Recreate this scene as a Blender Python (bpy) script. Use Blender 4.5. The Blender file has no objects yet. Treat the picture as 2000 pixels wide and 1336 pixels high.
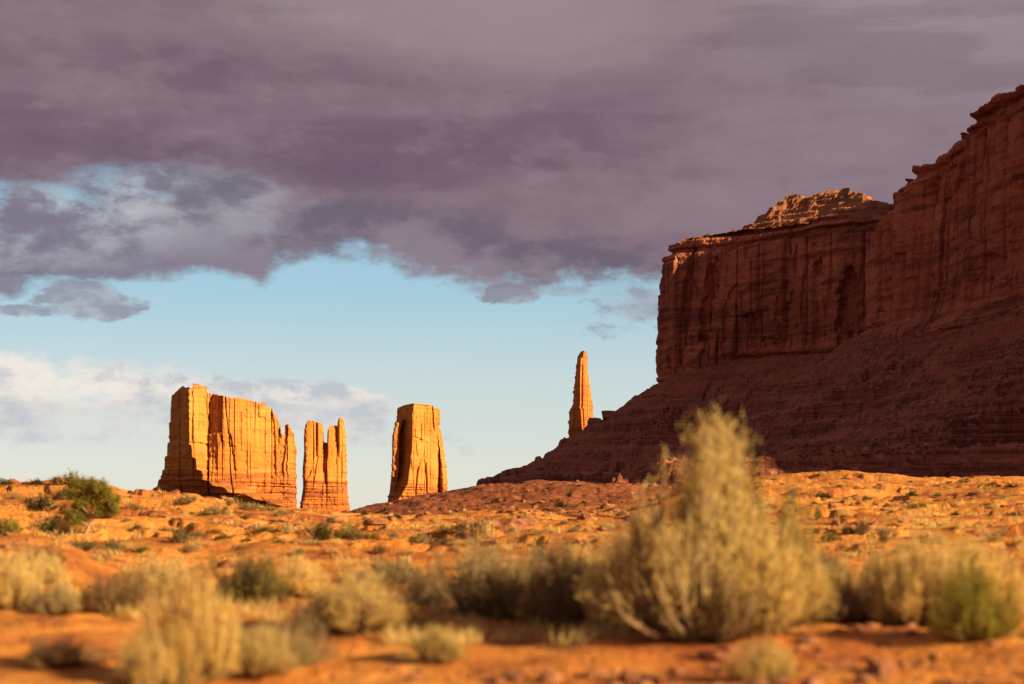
import bpy, math, random
import numpy as np
from mathutils import Vector

S = bpy.context.scene
COL = S.collection
R = math.radians

# ------------------------------------------------------------------ camera
K = 0.0003            # tangent per photograph pixel (60 mm lens, 36 mm sensor, 2000 px)
PY0 = 1015.0          # photograph row of eye level
ZC = 1.0              # eye height
cam_d = bpy.data.cameras.new('camera')
cam_d.lens = 60; cam_d.sensor_width = 36; cam_d.sensor_fit = 'HORIZONTAL'
cam_d.shift_y = (PY0 - 668) / 2000
cam_d.clip_start = 0.1; cam_d.clip_end = 40000
cam_d.dof.use_dof = True; cam_d.dof.focus_distance = 220; cam_d.dof.aperture_fstop = 1.0
cam = bpy.data.objects.new('camera', cam_d); COL.objects.link(cam)
cam.location = (0, 0, ZC); cam.rotation_euler = (R(90), 0, 0)
S.camera = cam

# ------------------------------------------------------------------ light
SUN_EL = R(19.0)
SUN_AZ = math.atan2(0.90, -0.435)       # clockwise from +Y
tosun = Vector((math.sin(SUN_AZ) * math.cos(SUN_EL), math.cos(SUN_AZ) * math.cos(SUN_EL), math.sin(SUN_EL)))
sun_d = bpy.data.lights.new('sun', 'SUN')
sun_d.energy = 5.0; sun_d.angle = R(0.5); sun_d.color = (1.0, 0.72, 0.38)
sun = bpy.data.objects.new('sun', sun_d); COL.objects.link(sun)
sun.rotation_euler = (-tosun).to_track_quat('-Z', 'Y').to_euler()
S.view_settings.view_transform = 'Standard'
S.view_settings.look = 'None'
S.view_settings.gamma = 1
EXPOSURE = 1.12
S.view_settings.exposure = EXPOSURE
S.cycles.max_bounces = 5
S.cycles.use_denoising = True

# ------------------------------------------------------------------ node helper
class Sk:
    """a socket (or number) with arithmetic that builds Math nodes"""
    def __init__(s, g, v): s.g, s.v = g, v
    def _m(s, op, *a, clamp=False):
        n = s.g.nt.nodes.new('ShaderNodeMath'); n.operation = op; n.use_clamp = clamp
        for i, x in enumerate((s,) + a): s.g.put(x, n.inputs[i])
        return Sk(s.g, n.outputs[0])
    def __add__(s, o): return s._m('ADD', o)
    __radd__ = __add__
    def __sub__(s, o): return s._m('SUBTRACT', o)
    def __rsub__(s, o): return Sk(s.g, o)._m('SUBTRACT', s)
    def __mul__(s, o): return s._m('MULTIPLY', o)
    __rmul__ = __mul__
    def __truediv__(s, o): return s._m('DIVIDE', o)
    def pow(s, o): return s._m('POWER', o)
    def min(s, o): return s._m('MINIMUM', o)
    def max(s, o): return s._m('MAXIMUM', o)
    def abs(s): return s._m('ABSOLUTE')
    def sat(s): return s._m('ADD', 0.0, clamp=True)
    def ss(s, a, b):
        n = s.g.nt.nodes.new('ShaderNodeMapRange'); n.interpolation_type = 'SMOOTHSTEP'
        s.g.put(s, n.inputs[0])
        for i, x in ((1, a), (2, b), (3, 0.0), (4, 1.0)): s.g.put(x, n.inputs[i])
        return Sk(s.g, n.outputs[0])
    def lin(s, a, b, c=0.0, d=1.0):
        n = s.g.nt.nodes.new('ShaderNodeMapRange')
        s.g.put(s, n.inputs[0])
        for i, x in ((1, a), (2, b), (3, c), (4, d)): s.g.put(x, n.inputs[i])
        return Sk(s.g, n.outputs[0])

class G:
    def __init__(s, nt): s.nt = nt
    def put(s, x, sock):
        if isinstance(x, Sk): x = x.v
        if isinstance(x, (int, float)): sock.default_value = x
        elif isinstance(x, tuple): sock.default_value = x if len(x) == 4 or sock.type == 'VECTOR' else (*x, 1)
        else: s.nt.links.new(x, sock)
    def node(s, t, **kw):
        n = s.nt.nodes.new(t)
        for k, v in kw.items(): setattr(n, k, v)
        return n
    def xyz(s, x, y, z):
        n = s.node('ShaderNodeCombineXYZ')
        for i, v in enumerate((x, y, z)): s.put(v, n.inputs[i])
        return n.outputs[0]
    def sep(s, v):
        n = s.node('ShaderNodeSeparateXYZ'); s.put(v, n.inputs[0])
        return [Sk(s, o) for o in n.outputs]
    def vmul(s, v, w):
        n = s.node('ShaderNodeVectorMath', operation='MULTIPLY'); s.put(v, n.inputs[0]); s.put(w, n.inputs[1])
        return n.outputs[0]
    def noise(s, v, scale=1.0, detail=4.0, rough=0.55, dist=0.0):
        n = s.node('ShaderNodeTexNoise'); s.put(v, n.inputs['Vector'])
        n.inputs['Scale'].default_value = scale; n.inputs['Detail'].default_value = detail
        n.inputs['Roughness'].default_value = rough; n.inputs['Distortion'].default_value = dist
        return Sk(s, n.outputs[0])
    def voro(s, v, scale=1.0, feature='F1', out=0):
        n = s.node('ShaderNodeTexVoronoi', feature=feature); s.put(v, n.inputs['Vector'])
        n.inputs['Scale'].default_value = scale
        return Sk(s, n.outputs[out])
    def mix(s, f, a, b):
        n = s.node('ShaderNodeMix', data_type='RGBA')
        s.put(f, n.inputs[0]); s.put(a, n.inputs[6]); s.put(b, n.inputs[7])
        return Sk(s, n.outputs[2])
    def mulc(s, a, b, f=1.0):
        n = s.node('ShaderNodeMix', data_type='RGBA', blend_type='MULTIPLY')
        s.put(f, n.inputs[0]); s.put(a, n.inputs[6]); s.put(b, n.inputs[7])
        return Sk(s, n.outputs[2])
    def curve(s, x, pts):
        """pts: list (x in 0..1, y in 0..1)"""
        n = s.node('ShaderNodeFloatCurve'); s.put(x, n.inputs[1])
        c = n.mapping.curves[0]
        while len(c.points) < len(pts): c.points.new(0.5, 0.5)
        for p, (a, b) in zip(c.points, pts): p.location = (a, b); p.handle_type = 'AUTO'
        n.mapping.update()
        return Sk(s, n.outputs[0])

def lin(r, g, b):
    f = lambda c: (c / 255 / 12.92 if c / 255 <= .04045 else ((c / 255 + .055) / 1.055) ** 2.4)
    return (f(r), f(g), f(b), 1)

# ------------------------------------------------------------------ world: Nishita sky with a cloud deck
def ae(px, py):
    u, v = (px - 1000) * K, (PY0 - py) * K
    a = math.atan(u); return a, math.atan(v * math.cos(a))

def build_world():
    w = bpy.data.worlds.new('World'); S.world = w; w.use_nodes = True
    nt = w.node_tree; nt.nodes.clear(); g = G(nt)
    sky = g.node('ShaderNodeTexSky', sky_type='NISHITA', sun_disc=False)
    sky.sun_elevation = SUN_EL; sky.sun_rotation = SUN_AZ
    sky.air_density = 1.0; sky.dust_density = 0.6; sky.ozone_density = 1.5
    tc = g.node('ShaderNodeTexCoord')
    dx, dy, dz = g.sep(tc.outputs['Generated'])
    az = Sk(g, None); az = dx._m('ARCTAN2', dy)
    el = dz._m('ARCSINE')
    # clouds lie on flattened layers: stretch noise sideways
    q = g.xyz(az * 1.0, el * 2.6, 0.0)
    n1 = g.noise(q, 5.5, 7, 0.58)
    n2 = g.noise(g.xyz(az * 1.0 + 7.3, el * 1.7, 3.1), 17, 6, 0.6)
    n3 = g.noise(g.xyz(az * 1.0 + 1.3, el * 3.4, 9.1), 2.2, 4, 0.5)
    n4 = g.noise(g.xyz(az + 4.0, el * 2.0, 5.5), 36, 5, 0.6)
    n5 = g.noise(g.xyz(az + 8.0, el * 1.6, 2.5), 90, 4, 0.6)
    AR = 0.42
    def edge(pts):
        c = []
        for px, py in pts:
            a, e = ae(px, py); c.append(((a + AR) / (2 * AR), e / 0.4))
        return g.curve((az + AR) / (2 * AR), c) * 0.4
    e1 = edge([(-500, 600), (0, 585), (150, 575), (300, 545), (420, 525), (560, 528), (700, 520), (850, 535),
               (960, 558), (1080, 560), (1200, 572), (1300, 575), (1500, 600), (1700, 620), (2000, 640), (2450, 640)])
    e2 = edge([(-500, 370), (0, 358), (80, 352), (200, 330), (300, 330), (400, 330), (540, 345), (620, 372),
               (720, 410), (850, 440), (1000, 465), (1150, 490), (1300, 520), (1600, 570), (2000, 590), (2450, 590)])
    wob = (n1 - 0.5) * 0.055 + (n2 - 0.5) * 0.045 + (n4 - 0.5) * 0.022 + (n5 - 0.5) * 0.008
    d1 = el - e1 + wob
    m1 = d1.ss(-0.004, 0.010)
    d2 = el - e2 + (n1 - 0.5) * 0.06 + (n2 - 0.5) * 0.05 + (n4 - 0.5) * 0.025 + (n5 - 0.5) * 0.008
    m2 = d2.ss(-0.008, 0.010)
    # colours
    dark = g.mix(n3.ss(0.36, 0.66), lin(119, 97, 113), lin(142, 121, 130))
    dark = g.mix(n1.ss(0.45, 0.75) * 0.55, dark, lin(128, 105, 117))
    dark = g.mix(el.ss(0.235, 0.31) * n3.ss(0.3, 0.62) * 0.75, dark, lin(160, 142, 146))
    dark = g.mix(az.ss(0.02, 0.26) * 0.5, dark, lin(139, 120, 130))
    mott = n2 * 0.6 + n4 * 0.4
    mid = g.mix(mott.ss(0.36, 0.60), lin(126, 120, 138), lin(168, 170, 181))
    mid = g.mix((el - e2).ss(-0.060, -0.012) * mott.ss(0.42, 0.60) * 0.8, mid, lin(200, 206, 212))
    mid = g.mix((el - e1).ss(0.034, 0.0) * 0.75, mid, lin(120, 110, 130))
    mid = g.mix((az + (n1 - 0.5) * 0.25).ss(-0.24, -0.08), mid, g.mix(n2.ss(0.4, 0.6), lin(112, 100, 116), lin(140, 127, 140)))
    strk = g.noise(g.xyz(az * 1.0 + 2.0, el * 2.6, 1.1), 8, 7, 0.6)
    dark = g.mix(strk.ss(0.46, 0.72) * 0.42, dark, lin(150, 130, 137))
    dark = g.mix(strk.ss(0.50, 0.30) * 0.30, dark, lin(106, 86, 106))
    bil = n4 * 0.55 + n2 * 0.45
    dark = g.mix(bil.ss(0.48, 0.64) * 0.38, dark, lin(152, 132, 140))
    dark = g.mix(bil.ss(0.48, 0.36) * 0.22, dark, lin(104, 85, 104))
    dark = g.mix((el - e2).ss(0.045, 0.0) * n2.ss(0.42, 0.60) * 0.35, dark, lin(140, 122, 136))
    a0, b0 = ae(850, 20)
    dark = g.mix((((az - a0) / 0.17).pow(2) + ((el - b0) / 0.035).pow(2) + (strk - 0.5) * 3.0).ss(1.5, -0.4) * 0.75, dark, lin(164, 146, 148))
    a0, b0 = ae(1950, 40)
    dark = g.mix((((az - a0) / 0.13).pow(2) + ((el - b0) / 0.05).pow(2) + (strk - 0.5) * 3.0).ss(1.5, -0.4) * 0.6, dark, lin(160, 147, 154))
    band = g.noise(g.xyz(az * 1.0 + 5.0, el * 7.0, 4.4), 4.5, 6, 0.55)
    dark = g.mix(band.ss(0.50, 0.62) * 0.30, dark, lin(148, 129, 138))
    dark = g.mix(band.ss(0.50, 0.40) * 0.30, dark, lin(102, 82, 102))
    deck = g.mix(m2, mid, dark)
    base = g.mulc(Sk(g, sky.outputs[0]), (0.150, 0.135, 0.135, 1))
    ry = lambda py: ae(1000, py)[1]
    air = g.mix(el.ss(ry(1015), ry(760)), lin(231, 231, 220), lin(205, 219, 220))
    air = g.mix(el.ss(ry(800), ry(530)), air, lin(160, 203, 222))
    air = g.mix(el.ss(ry(560), ry(250)), air, lin(120, 186, 214))
    base = g.mix(0.8, base, air)
    # gap in the deck at far left and thin places under the dark layer
    a0, b0 = ae(20, 388)
    gap = (((az - a0) / 0.055).pow(2) + ((el - b0) / 0.011).pow(2)).ss(1.3, 0.2) * n2.ss(0.36, 0.55)
    a0, b0 = ae(300, 352)
    gap2 = (((az - a0) / 0.05).pow(2) + ((el - b0) / 0.010).pow(2)).ss(1.3, 0.2) * n2.ss(0.42, 0.6) * 0.8
    m1 = m1 * (1.0 - gap) * (1.0 - gap2)
    # low fair-weather clouds
    def blob(px, py, wx, wy, soft=0.8, k=1.0, ero=1.0):
        a, e = ae(px, py)
        # flat base: squeeze below centre
        de = el - e
        d = ((az - a) / (wx * K)).pow(2) + (de / (wy * K)).pow(2)
        return (d * 0.8 + (n2 - 0.5) * (ero * 4.5) + (n4 - 0.5) * (ero * 3.2) + (n5 - 0.5) * (ero * 1.6)).ss(1.0 + soft * 0.5, 0.6 - soft * 0.5) * k
    low = blob(60, 770, 330, 66, 0.6, 1, .8).max(blob(-40, 725, 240, 40, 0.5, 1, .6)).max(blob(170, 830, 330, 30, 1.0, 0.8))
    low = low.max(blob(590, 812, 190, 56, 0.5, 1, .6)).max(blob(450, 774, 90, 24, 0.2, 1, .6)).max(blob(630, 775, 120, 20, 0.5))
    low = low.max(blob(912, 880, 16, 10, 0.8, 0.5, .6)).max(blob(480, 850, 300, 22, 1.2, 0.7))
    lc = g.mix((n2 * 0.6 + n4 * 0.4).ss(0.40, 0.62), lin(190, 194, 202), lin(228, 222, 216))
    top = (el.ss(ae(200, 815)[1], ae(200, 750)[1])) * (n2 * 0.5 + n4 * 0.5).ss(0.40, 0.56)
    lc = g.mix(top * 0.9, lc, lin(250, 238, 224))
    wis = blob(995, 572, 62, 18, 0.6, 0.95, 1.5).max(blob(1235, 608, 85, 40, 0.9, 0.75, 1.4)).max(blob(165, 590, 66, 26, 0.8, 0.85, 1.5))
    wis = wis.max(blob(45, 607, 90, 9, 0.9, 0.8, 1.4)).max(blob(1110, 570, 40, 10, 1, 0.5))
    c = g.mix(low * 0.88, base, lc)
    c = g.mix(wis * 0.85, c, g.mix(n4.ss(0.4, 0.6), lin(138, 128, 142), lin(170, 168, 178)))
    # out of view, deck added down to the horizon to dim the ambient light
    ring = (az.abs()).ss(0.50, 0.95)
    m1 = m1.max(ring)
    deck = g.mix(ring, deck, lin(134, 117, 128))
    c = g.mix(m1, c, deck)
    bg = g.node('ShaderNodeBackground'); g.put(c, bg.inputs[0]); bg.inputs[1].default_value = 2.0 ** -EXPOSURE
    out = g.node('ShaderNodeOutputWorld'); nt.links.new(bg.outputs[0], out.inputs[0])
build_world()
SKY_GAIN = 1.0

# ------------------------------------------------------------------ numpy noise
def _h(ix, iy, iz, seed):
    with np.errstate(over='ignore'):
        h = (ix.astype(np.int64) * 374761393 + iy.astype(np.int64) * 668265263 + iz.astype(np.int64) * 2147483647 + seed * 974711) & 0xFFFFFFFF
        h = ((h ^ (h >> 13)) * 1274126177) & 0xFFFFFFFF
        h = ((h ^ (h >> 16)) * 2246822519) & 0xFFFFFFFF
        return (h ^ (h >> 15)) & 0xFFFFFFFF
_GV = np.array([(1,1,0),(-1,1,0),(1,-1,0),(-1,-1,0),(1,0,1),(-1,0,1),(1,0,-1),(-1,0,-1),(0,1,1),(0,-1,1),(0,1,-1),(0,-1,-1),(1,1,0),(-1,1,0),(0,-1,1),(0,-1,-1)], float)
def perlin(x, y, z=0.0, seed=0):
    x, y, z = np.broadcast_arrays(np.asarray(x, float), np.asarray(y, float), np.asarray(z, float))
    xi, yi, zi = np.floor(x), np.floor(y), np.floor(z)
    fx, fy, fz = x - xi, y - yi, z - zi
    f = lambda t: t * t * t * (t * (t * 6 - 15) + 10)
    u, v, w = f(fx), f(fy), f(fz)
    def gr(a, b, c):
        gvec = _GV[(_h(xi + a, yi + b, zi + c, seed) & 15).astype(int)]
        return gvec[..., 0] * (fx - a) + gvec[..., 1] * (fy - b) + gvec[..., 2] * (fz - c)
    L = lambda a, b, t: a + t * (b - a)
    return L(L(L(gr(0,0,0), gr(1,0,0), u), L(gr(0,1,0), gr(1,1,0), u), v),
             L(L(gr(0,0,1), gr(1,0,1), u), L(gr(0,1,1), gr(1,1,1), u), v), w)
def fbm(x, y, z=0.0, oct=4, gain=0.5, seed=0):
    a, f, s = 1.0, 1.0, 0.0
    for o in range(oct):
        s = s + a * perlin(np.asarray(x) * f, np.asarray(y) * f, np.asarray(z) * f, seed + o * 17); a *= gain; f *= 2.03
    return s
def voro(x, y, seed=0):
    """F1, F2 and a random value of the nearest cell"""
    x = np.asarray(x, float); y = np.asarray(y, float)
    xi, yi = np.floor(x), np.floor(y)
    f1 = np.full(x.shape, 9.0); f2 = f1.copy(); cid = np.zeros(x.shape)
    zz = np.zeros_like(xi)
    for a in (-1, 0, 1):
        for b in (-1, 0, 1):
            h = _h(xi + a, yi + b, zz, seed)
            px = xi + a + ((h & 1023) / 1023.0); py = yi + b + (((h >> 10) & 1023) / 1023.0)
            d = np.hypot(px - x, py - y); r = ((h >> 20) & 1023) / 1023.0
            n = d < f1
            f2 = np.where(n, f1, np.minimum(f2, d)); cid = np.where(n, r, cid); f1 = np.where(n, d, f1)
    return f1, f2, cid
def sstep(a, b, x):
    t = np.clip((x - a) / (b - a), 0, 1); return t * t * (3 - 2 * t)
def interp(x, pts):
    p = np.array(pts, float); return np.interp(x, p[:, 0], p[:, 1])

# ------------------------------------------------------------------ mesh helpers
def mesh_np(name, verts, faces, mat, smooth=False):
    """faces: (n,4) or (n,3) int array"""
    verts = np.ascontiguousarray(verts, np.float32); faces = np.ascontiguousarray(faces, np.int32)
    me = bpy.data.meshes.new(name); n, k = faces.shape
    me.vertices.add(len(verts)); me.vertices.foreach_set('co', verts.ravel())
    me.loops.add(n * k); me.loops.foreach_set('vertex_index', faces.ravel())
    me.polygons.add(n); me.polygons.foreach_set('loop_start', np.arange(0, n * k, k, dtype=np.int32))
    me.polygons.foreach_set('use_smooth', np.full(n, smooth, bool))
    me.update(calc_edges=True); me.validate()
    if mat: me.materials.append(mat)
    return me
def grid_faces(nr, nc, wrap=False):
    i = np.arange(nr - 1)[:, None]; j = np.arange(nc if wrap else nc - 1)[None, :]
    j2 = (j + 1) % nc
    return np.stack([i * nc + j, i * nc + j2, (i + 1) * nc + j2, (i + 1) * nc + j], -1).reshape(-1, 4)
def obj(name, me, parent=None, loc=(0, 0, 0)):
    o = bpy.data.objects.new(name, me); COL.objects.link(o); o.location = loc
    if parent: o.parent = parent
    return o
def thing(name, label, cat, loc, group=None, rz=0.0):
    o = bpy.data.objects.new(name, None); COL.objects.link(o)
    o.empty_display_size = 0.5; o.location = loc; o.rotation_euler = (0, 0, rz)
    o['label'] = label; o['category'] = cat
    if group: o['group'] = group
    return o
def tag(o, label, cat, group=None):
    o['label'] = label; o['category'] = cat
    if group: o['group'] = group
    return o

# ------------------------------------------------------------------ materials
def new_mat(name):
    m = bpy.data.materials.new(name); m.use_nodes = True
    nt = m.node_tree; g = G(nt)
    b = next(n for n in nt.nodes if n.type == 'BSDF_PRINCIPLED')
    b.inputs['Roughness'].default_value = 0.95
    b.inputs['Specular IOR Level'].default_value = 0.1
    return m, g, b
def rock_mat(name, ca, cb, cc, unit, strata=1.0, bump=0.6, streak=0.5, speck=0.0, cross=0.0, ledge=0.0, shale=0.0):
    """ca / cb: sandstone tones, cc: varnish and shale; unit: metres of the fine grain"""
    m, g, b = new_mat(name)
    geo = g.node('ShaderNodeNewGeometry'); P = geo.outputs['Position']
    x, y, z = g.sep(P)
    nz = g.noise(g.xyz(x * 0.03, y * 0.03, z * (1.0 / unit)), 0.55, 5, 0.65)         # beds
    big = g.noise(P, 0.045 / unit, 5, 0.6)
    fine = g.noise(P, 0.9 / unit, 6, 0.7)
    vs = g.noise(g.vmul(P, (1.0, 1.0, 0.07)), 0.30 / unit, 6, 0.65)                     # desert varnish streaks
    c = g.mix(big.ss(0.35, 0.65), ca, cb)
    c = g.mix(nz.ss(0.50, 0.62) * (0.55 * strata), c, cc)
    c = g.mix(vs.ss(0.52, 0.70) * streak, c, cc)
    c = g.mix(fine.ss(0.30, 0.70) * 0.35, c, g.mulc(c, (0.55, 0.52, 0.5, 1)))
    if cross:   # slanting cross-beds
        cb_ = g.noise(g.xyz(x * 0.10 + z * 0.05, y * 0.10, (z - x * 0.28) * 0.9 / unit), 0.5, 5, 0.7)
        c = g.mix(cb_.ss(0.50, 0.66) * cross, c, cc)
        c = g.mix(cb_.ss(0.46, 0.34) * cross * 0.7, c, ca)
    if shale:   # the bedded lower member is a deeper red
        zn = Sk(g, g.node('ShaderNodeAttribute', attribute_name='lower_beds').outputs['Fac'])
        low = g.mix(nz.ss(0.42, 0.60), (0.46, 0.162, 0.042, 1), (0.25, 0.078, 0.028, 1))
        c = g.mix((zn + (fine - 0.5) * 0.5).ss(0.3, 0.7) * 0.85, c, low)
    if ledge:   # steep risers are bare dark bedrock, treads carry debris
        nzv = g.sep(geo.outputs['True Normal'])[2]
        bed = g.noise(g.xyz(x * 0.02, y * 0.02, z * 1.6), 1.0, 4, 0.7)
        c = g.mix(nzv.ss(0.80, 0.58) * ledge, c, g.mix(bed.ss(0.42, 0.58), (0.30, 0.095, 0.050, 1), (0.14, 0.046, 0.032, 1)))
    if speck:   # loose blocks, paler and darker than the slope
        wv = g.node('ShaderNodeVectorMath', operation='ADD'); nn = g.node('ShaderNodeTexNoise'); nn.inputs['Scale'].default_value = 0.8
        g.nt.links.new(P, nn.inputs['Vector']); g.nt.links.new(P, wv.inputs[0]); g.nt.links.new(g.vmul(nn.outputs[1], (1.6, 1.6, 1.6)), wv.inputs[1])
        vr = g.sep(g.voro(wv.outputs[0], 1.1 / unit, out=1).v)[0]
        rp = g.noise(g.vmul(P, (1, 1, 2.0)), 0.06, 4, 0.6).ss(0.38, 0.58) * speck
        c = g.mix(vr.ss(0.80, 0.98) * rp * 0.8, c, (0.40, 0.19, 0.115, 1))
        c = g.mix(vr.ss(0.26, 0.04) * rp, c, g.mulc(cc, (0.7, 0.7, 0.7, 1)))
    g.put(c, b.inputs['Base Color'])
    bp = g.node('ShaderNodeBump'); bp.inputs['Strength'].default_value = bump; bp.inputs['Distance'].default_value = unit * 0.9
    hgt = fine * 0.7 + nz * (0.8 * strata) + vs * 0.8
    g.put(hgt, bp.inputs['Height']); g.nt.links.new(bp.outputs[0], b.inputs['Normal'])
    return m
M_CLIFF = rock_mat('red_sandstone', (0.55, 0.205, 0.112, 1), (0.41, 0.142, 0.078, 1), (0.090, 0.034, 0.027, 1), 1.6, 0.9, 0.9, 0.85, 0, 0.6)
M_CAP = rock_mat('ledgy_cap_rock', (0.46, 0.20, 0.085, 1), (0.30, 0.115, 0.055, 1), (0.12, 0.048, 0.034, 1), 1.0, 1.2, 0.8, 0.15, 0.5)
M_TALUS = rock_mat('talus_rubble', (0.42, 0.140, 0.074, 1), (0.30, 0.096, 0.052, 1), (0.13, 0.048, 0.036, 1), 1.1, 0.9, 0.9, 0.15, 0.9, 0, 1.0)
M_BUTTE = rock_mat('orange_sandstone', (0.64, 0.295, 0.066, 1), (0.54, 0.205, 0.044, 1), (0.34, 0.112, 0.036, 1), 2.6, 0.7, 0.6, 0.5, 0, 0, 0, 1.0)

M_SPIRE = rock_mat('deep_orange_sandstone', (0.56, 0.225, 0.052, 1), (0.44, 0.155, 0.040, 1), (0.26, 0.085, 0.032, 1), 2.0, 0.8, 0.7, 0.5, 0, 0, 0, 1.0)

def soil_mat():
    m, g, b = new_mat('orange_soil')
    geo = g.node('ShaderNodeNewGeometry'); P = geo.outputs['Position']
    n1 = g.noise(P, 0.11, 5, 0.6); n2 = g.noise(P, 0.9, 6, 0.65); n3 = g.noise(P, 7.0, 5, 0.7)
    x, y, z = g.sep(P)
    c = g.mix(n1.ss(0.36, 0.64), (0.64, 0.280, 0.060, 1), (0.50, 0.178, 0.038, 1))
    c = g.mix((n1 * 0.35 + n2 * 0.65).ss(0.47, 0.60) * 0.8, c, (0.31, 0.092, 0.034, 1))
    c = g.mix(n2.ss(0.46, 0.30) * 0.6, c, (0.70, 0.40, 0.14, 1))
    c = g.mix(n3.ss(0.5, 0.75) * 0.5, c, (0.26, 0.085, 0.035, 1))
    v = g.voro(P, 5.0); c = g.mix(v.ss(0.16, 0.08) * n2.ss(0.48, 0.60), c, (0.50, 0.30, 0.17, 1))
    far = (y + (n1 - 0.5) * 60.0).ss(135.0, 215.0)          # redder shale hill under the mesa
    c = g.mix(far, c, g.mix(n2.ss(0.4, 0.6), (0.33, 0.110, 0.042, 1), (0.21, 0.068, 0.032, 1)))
    c = g.mix(y.ss(420.0, 700.0), c, g.mix(n1.ss(0.4, 0.6), (0.15, 0.085, 0.045, 1), (0.10, 0.075, 0.040, 1)))   # unseen scrub plain, darkened to cut bounce light on the buttes
    g.put(c, b.inputs['Base Color'])
    bp = g.node('ShaderNodeBump'); bp.inputs['Strength'].default_value = 1.0; bp.inputs['Distance'].default_value = 0.16
    g.put(n2 * 1.0 + n3 * 0.5 - v.ss(0.22, 0.05) * 0.5, bp.inputs['Height']); g.nt.links.new(bp.outputs[0], b.inputs['Normal'])
    return m
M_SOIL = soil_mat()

def leaf_mat(name, a, b_, tip=None):
    m = bpy.data.materials.new(name); m.use_nodes = True
    nt = m.node_tree; nt.nodes.clear(); g = G(nt)
    at = g.node('ShaderNodeAttribute', attribute_name='tone')
    tone = Sk(g, at.outputs['Fac'])
    oi = g.node('ShaderNodeObjectInfo'); rnd = Sk(g, oi.outputs['Random'])
    c = g.mix(tone, a, b_)
    if tip: c = g.mix(tone.ss(0.75, 1.0), c, tip)
    c = g.mulc(c, g.mix(rnd, (0.80, 0.82, 0.80, 1), (1.12, 1.08, 1.0, 1)))
    d = g.node('ShaderNodeBsdfDiffuse'); t = g.node('ShaderNodeBsdfTranslucent'); mx = g.node('ShaderNodeMixShader')
    g.put(c, d.inputs[0]); g.put(c, t.inputs[0]); mx.inputs[0].default_value = 0.45
    nt.links.new(d.outputs[0], mx.inputs[1]); nt.links.new(t.outputs[0], mx.inputs[2])
    o = g.node('ShaderNodeOutputMaterial'); nt.links.new(mx.outputs[0], o.inputs[0])
    return m
LM = {
    'straw': leaf_mat('straw_foliage', (0.60, 0.44, 0.16, 1), (0.84, 0.66, 0.28, 1), (0.86, 0.74, 0.38, 1)),
    'sage': leaf_mat('sage_foliage', (0.30, 0.235, 0.110, 1), (0.44, 0.355, 0.175, 1), (0.52, 0.43, 0.23, 1)),
    'olive': leaf_mat('olive_foliage', (0.10, 0.095, 0.030, 1), (0.22, 0.19, 0.062, 1), (0.34, 0.28, 0.09, 1)),
    'green': leaf_mat('yellow_green_foliage', (0.17, 0.17, 0.035, 1), (0.36, 0.32, 0.07, 1), (0.50, 0.42, 0.11, 1)),
    'brown': leaf_mat('brown_foliage', (0.20, 0.115, 0.050, 1), (0.36, 0.225, 0.100, 1), (0.46, 0.31, 0.15, 1)),
    'dark': leaf_mat('dark_green_foliage', (0.035, 0.042, 0.016, 1), (0.085, 0.088, 0.030, 1)),
}
def plain(name, col, rough=0.9):
    m, g, b = new_mat(name)
    geo = g.node('ShaderNodeNewGeometry')
    n = g.noise(g.vmul(geo.outputs['Position'], (1, 1, 0.3)), 22, 4, 0.6)
    g.put(g.mix(n.ss(0.3, 0.7), tuple(c * 0.65 for c in col) + (1,), tuple(col) + (1,)), b.inputs['Base Color'])
    return m
M_STEM = plain('grey_stem', (0.30, 0.22, 0.13))
M_BARK = plain('bleached_bark', (0.42, 0.28, 0.15))
def boulder_mat():
    m, g, b = new_mat('boulder_rock')
    geo = g.node('ShaderNodeNewGeometry'); P = geo.outputs['Position']
    oi = g.node('ShaderNodeObjectInfo'); rnd = Sk(g, oi.outputs['Random'])
    n = g.noise(P, 2.2, 6, 0.65)
    c = g.mix(n.ss(0.35, 0.65), (0.24, 0.095, 0.05, 1), (0.38, 0.18, 0.09, 1))
    c = g.mulc(c, g.mix(rnd, (0.8, 0.8, 0.8, 1), (1.15, 1.15, 1.15, 1)))
    g.put(c, b.inputs['Base Color'])
    bp = g.node('ShaderNodeBump'); bp.inputs['Strength'].default_value = 0.6; bp.inputs['Distance'].default_value = 0.15
    g.put(n, bp.inputs['Height']); g.nt.links.new(bp.outputs[0], b.inputs['Normal'])
    return m
M_BOULDER = boulder_mat()

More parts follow.
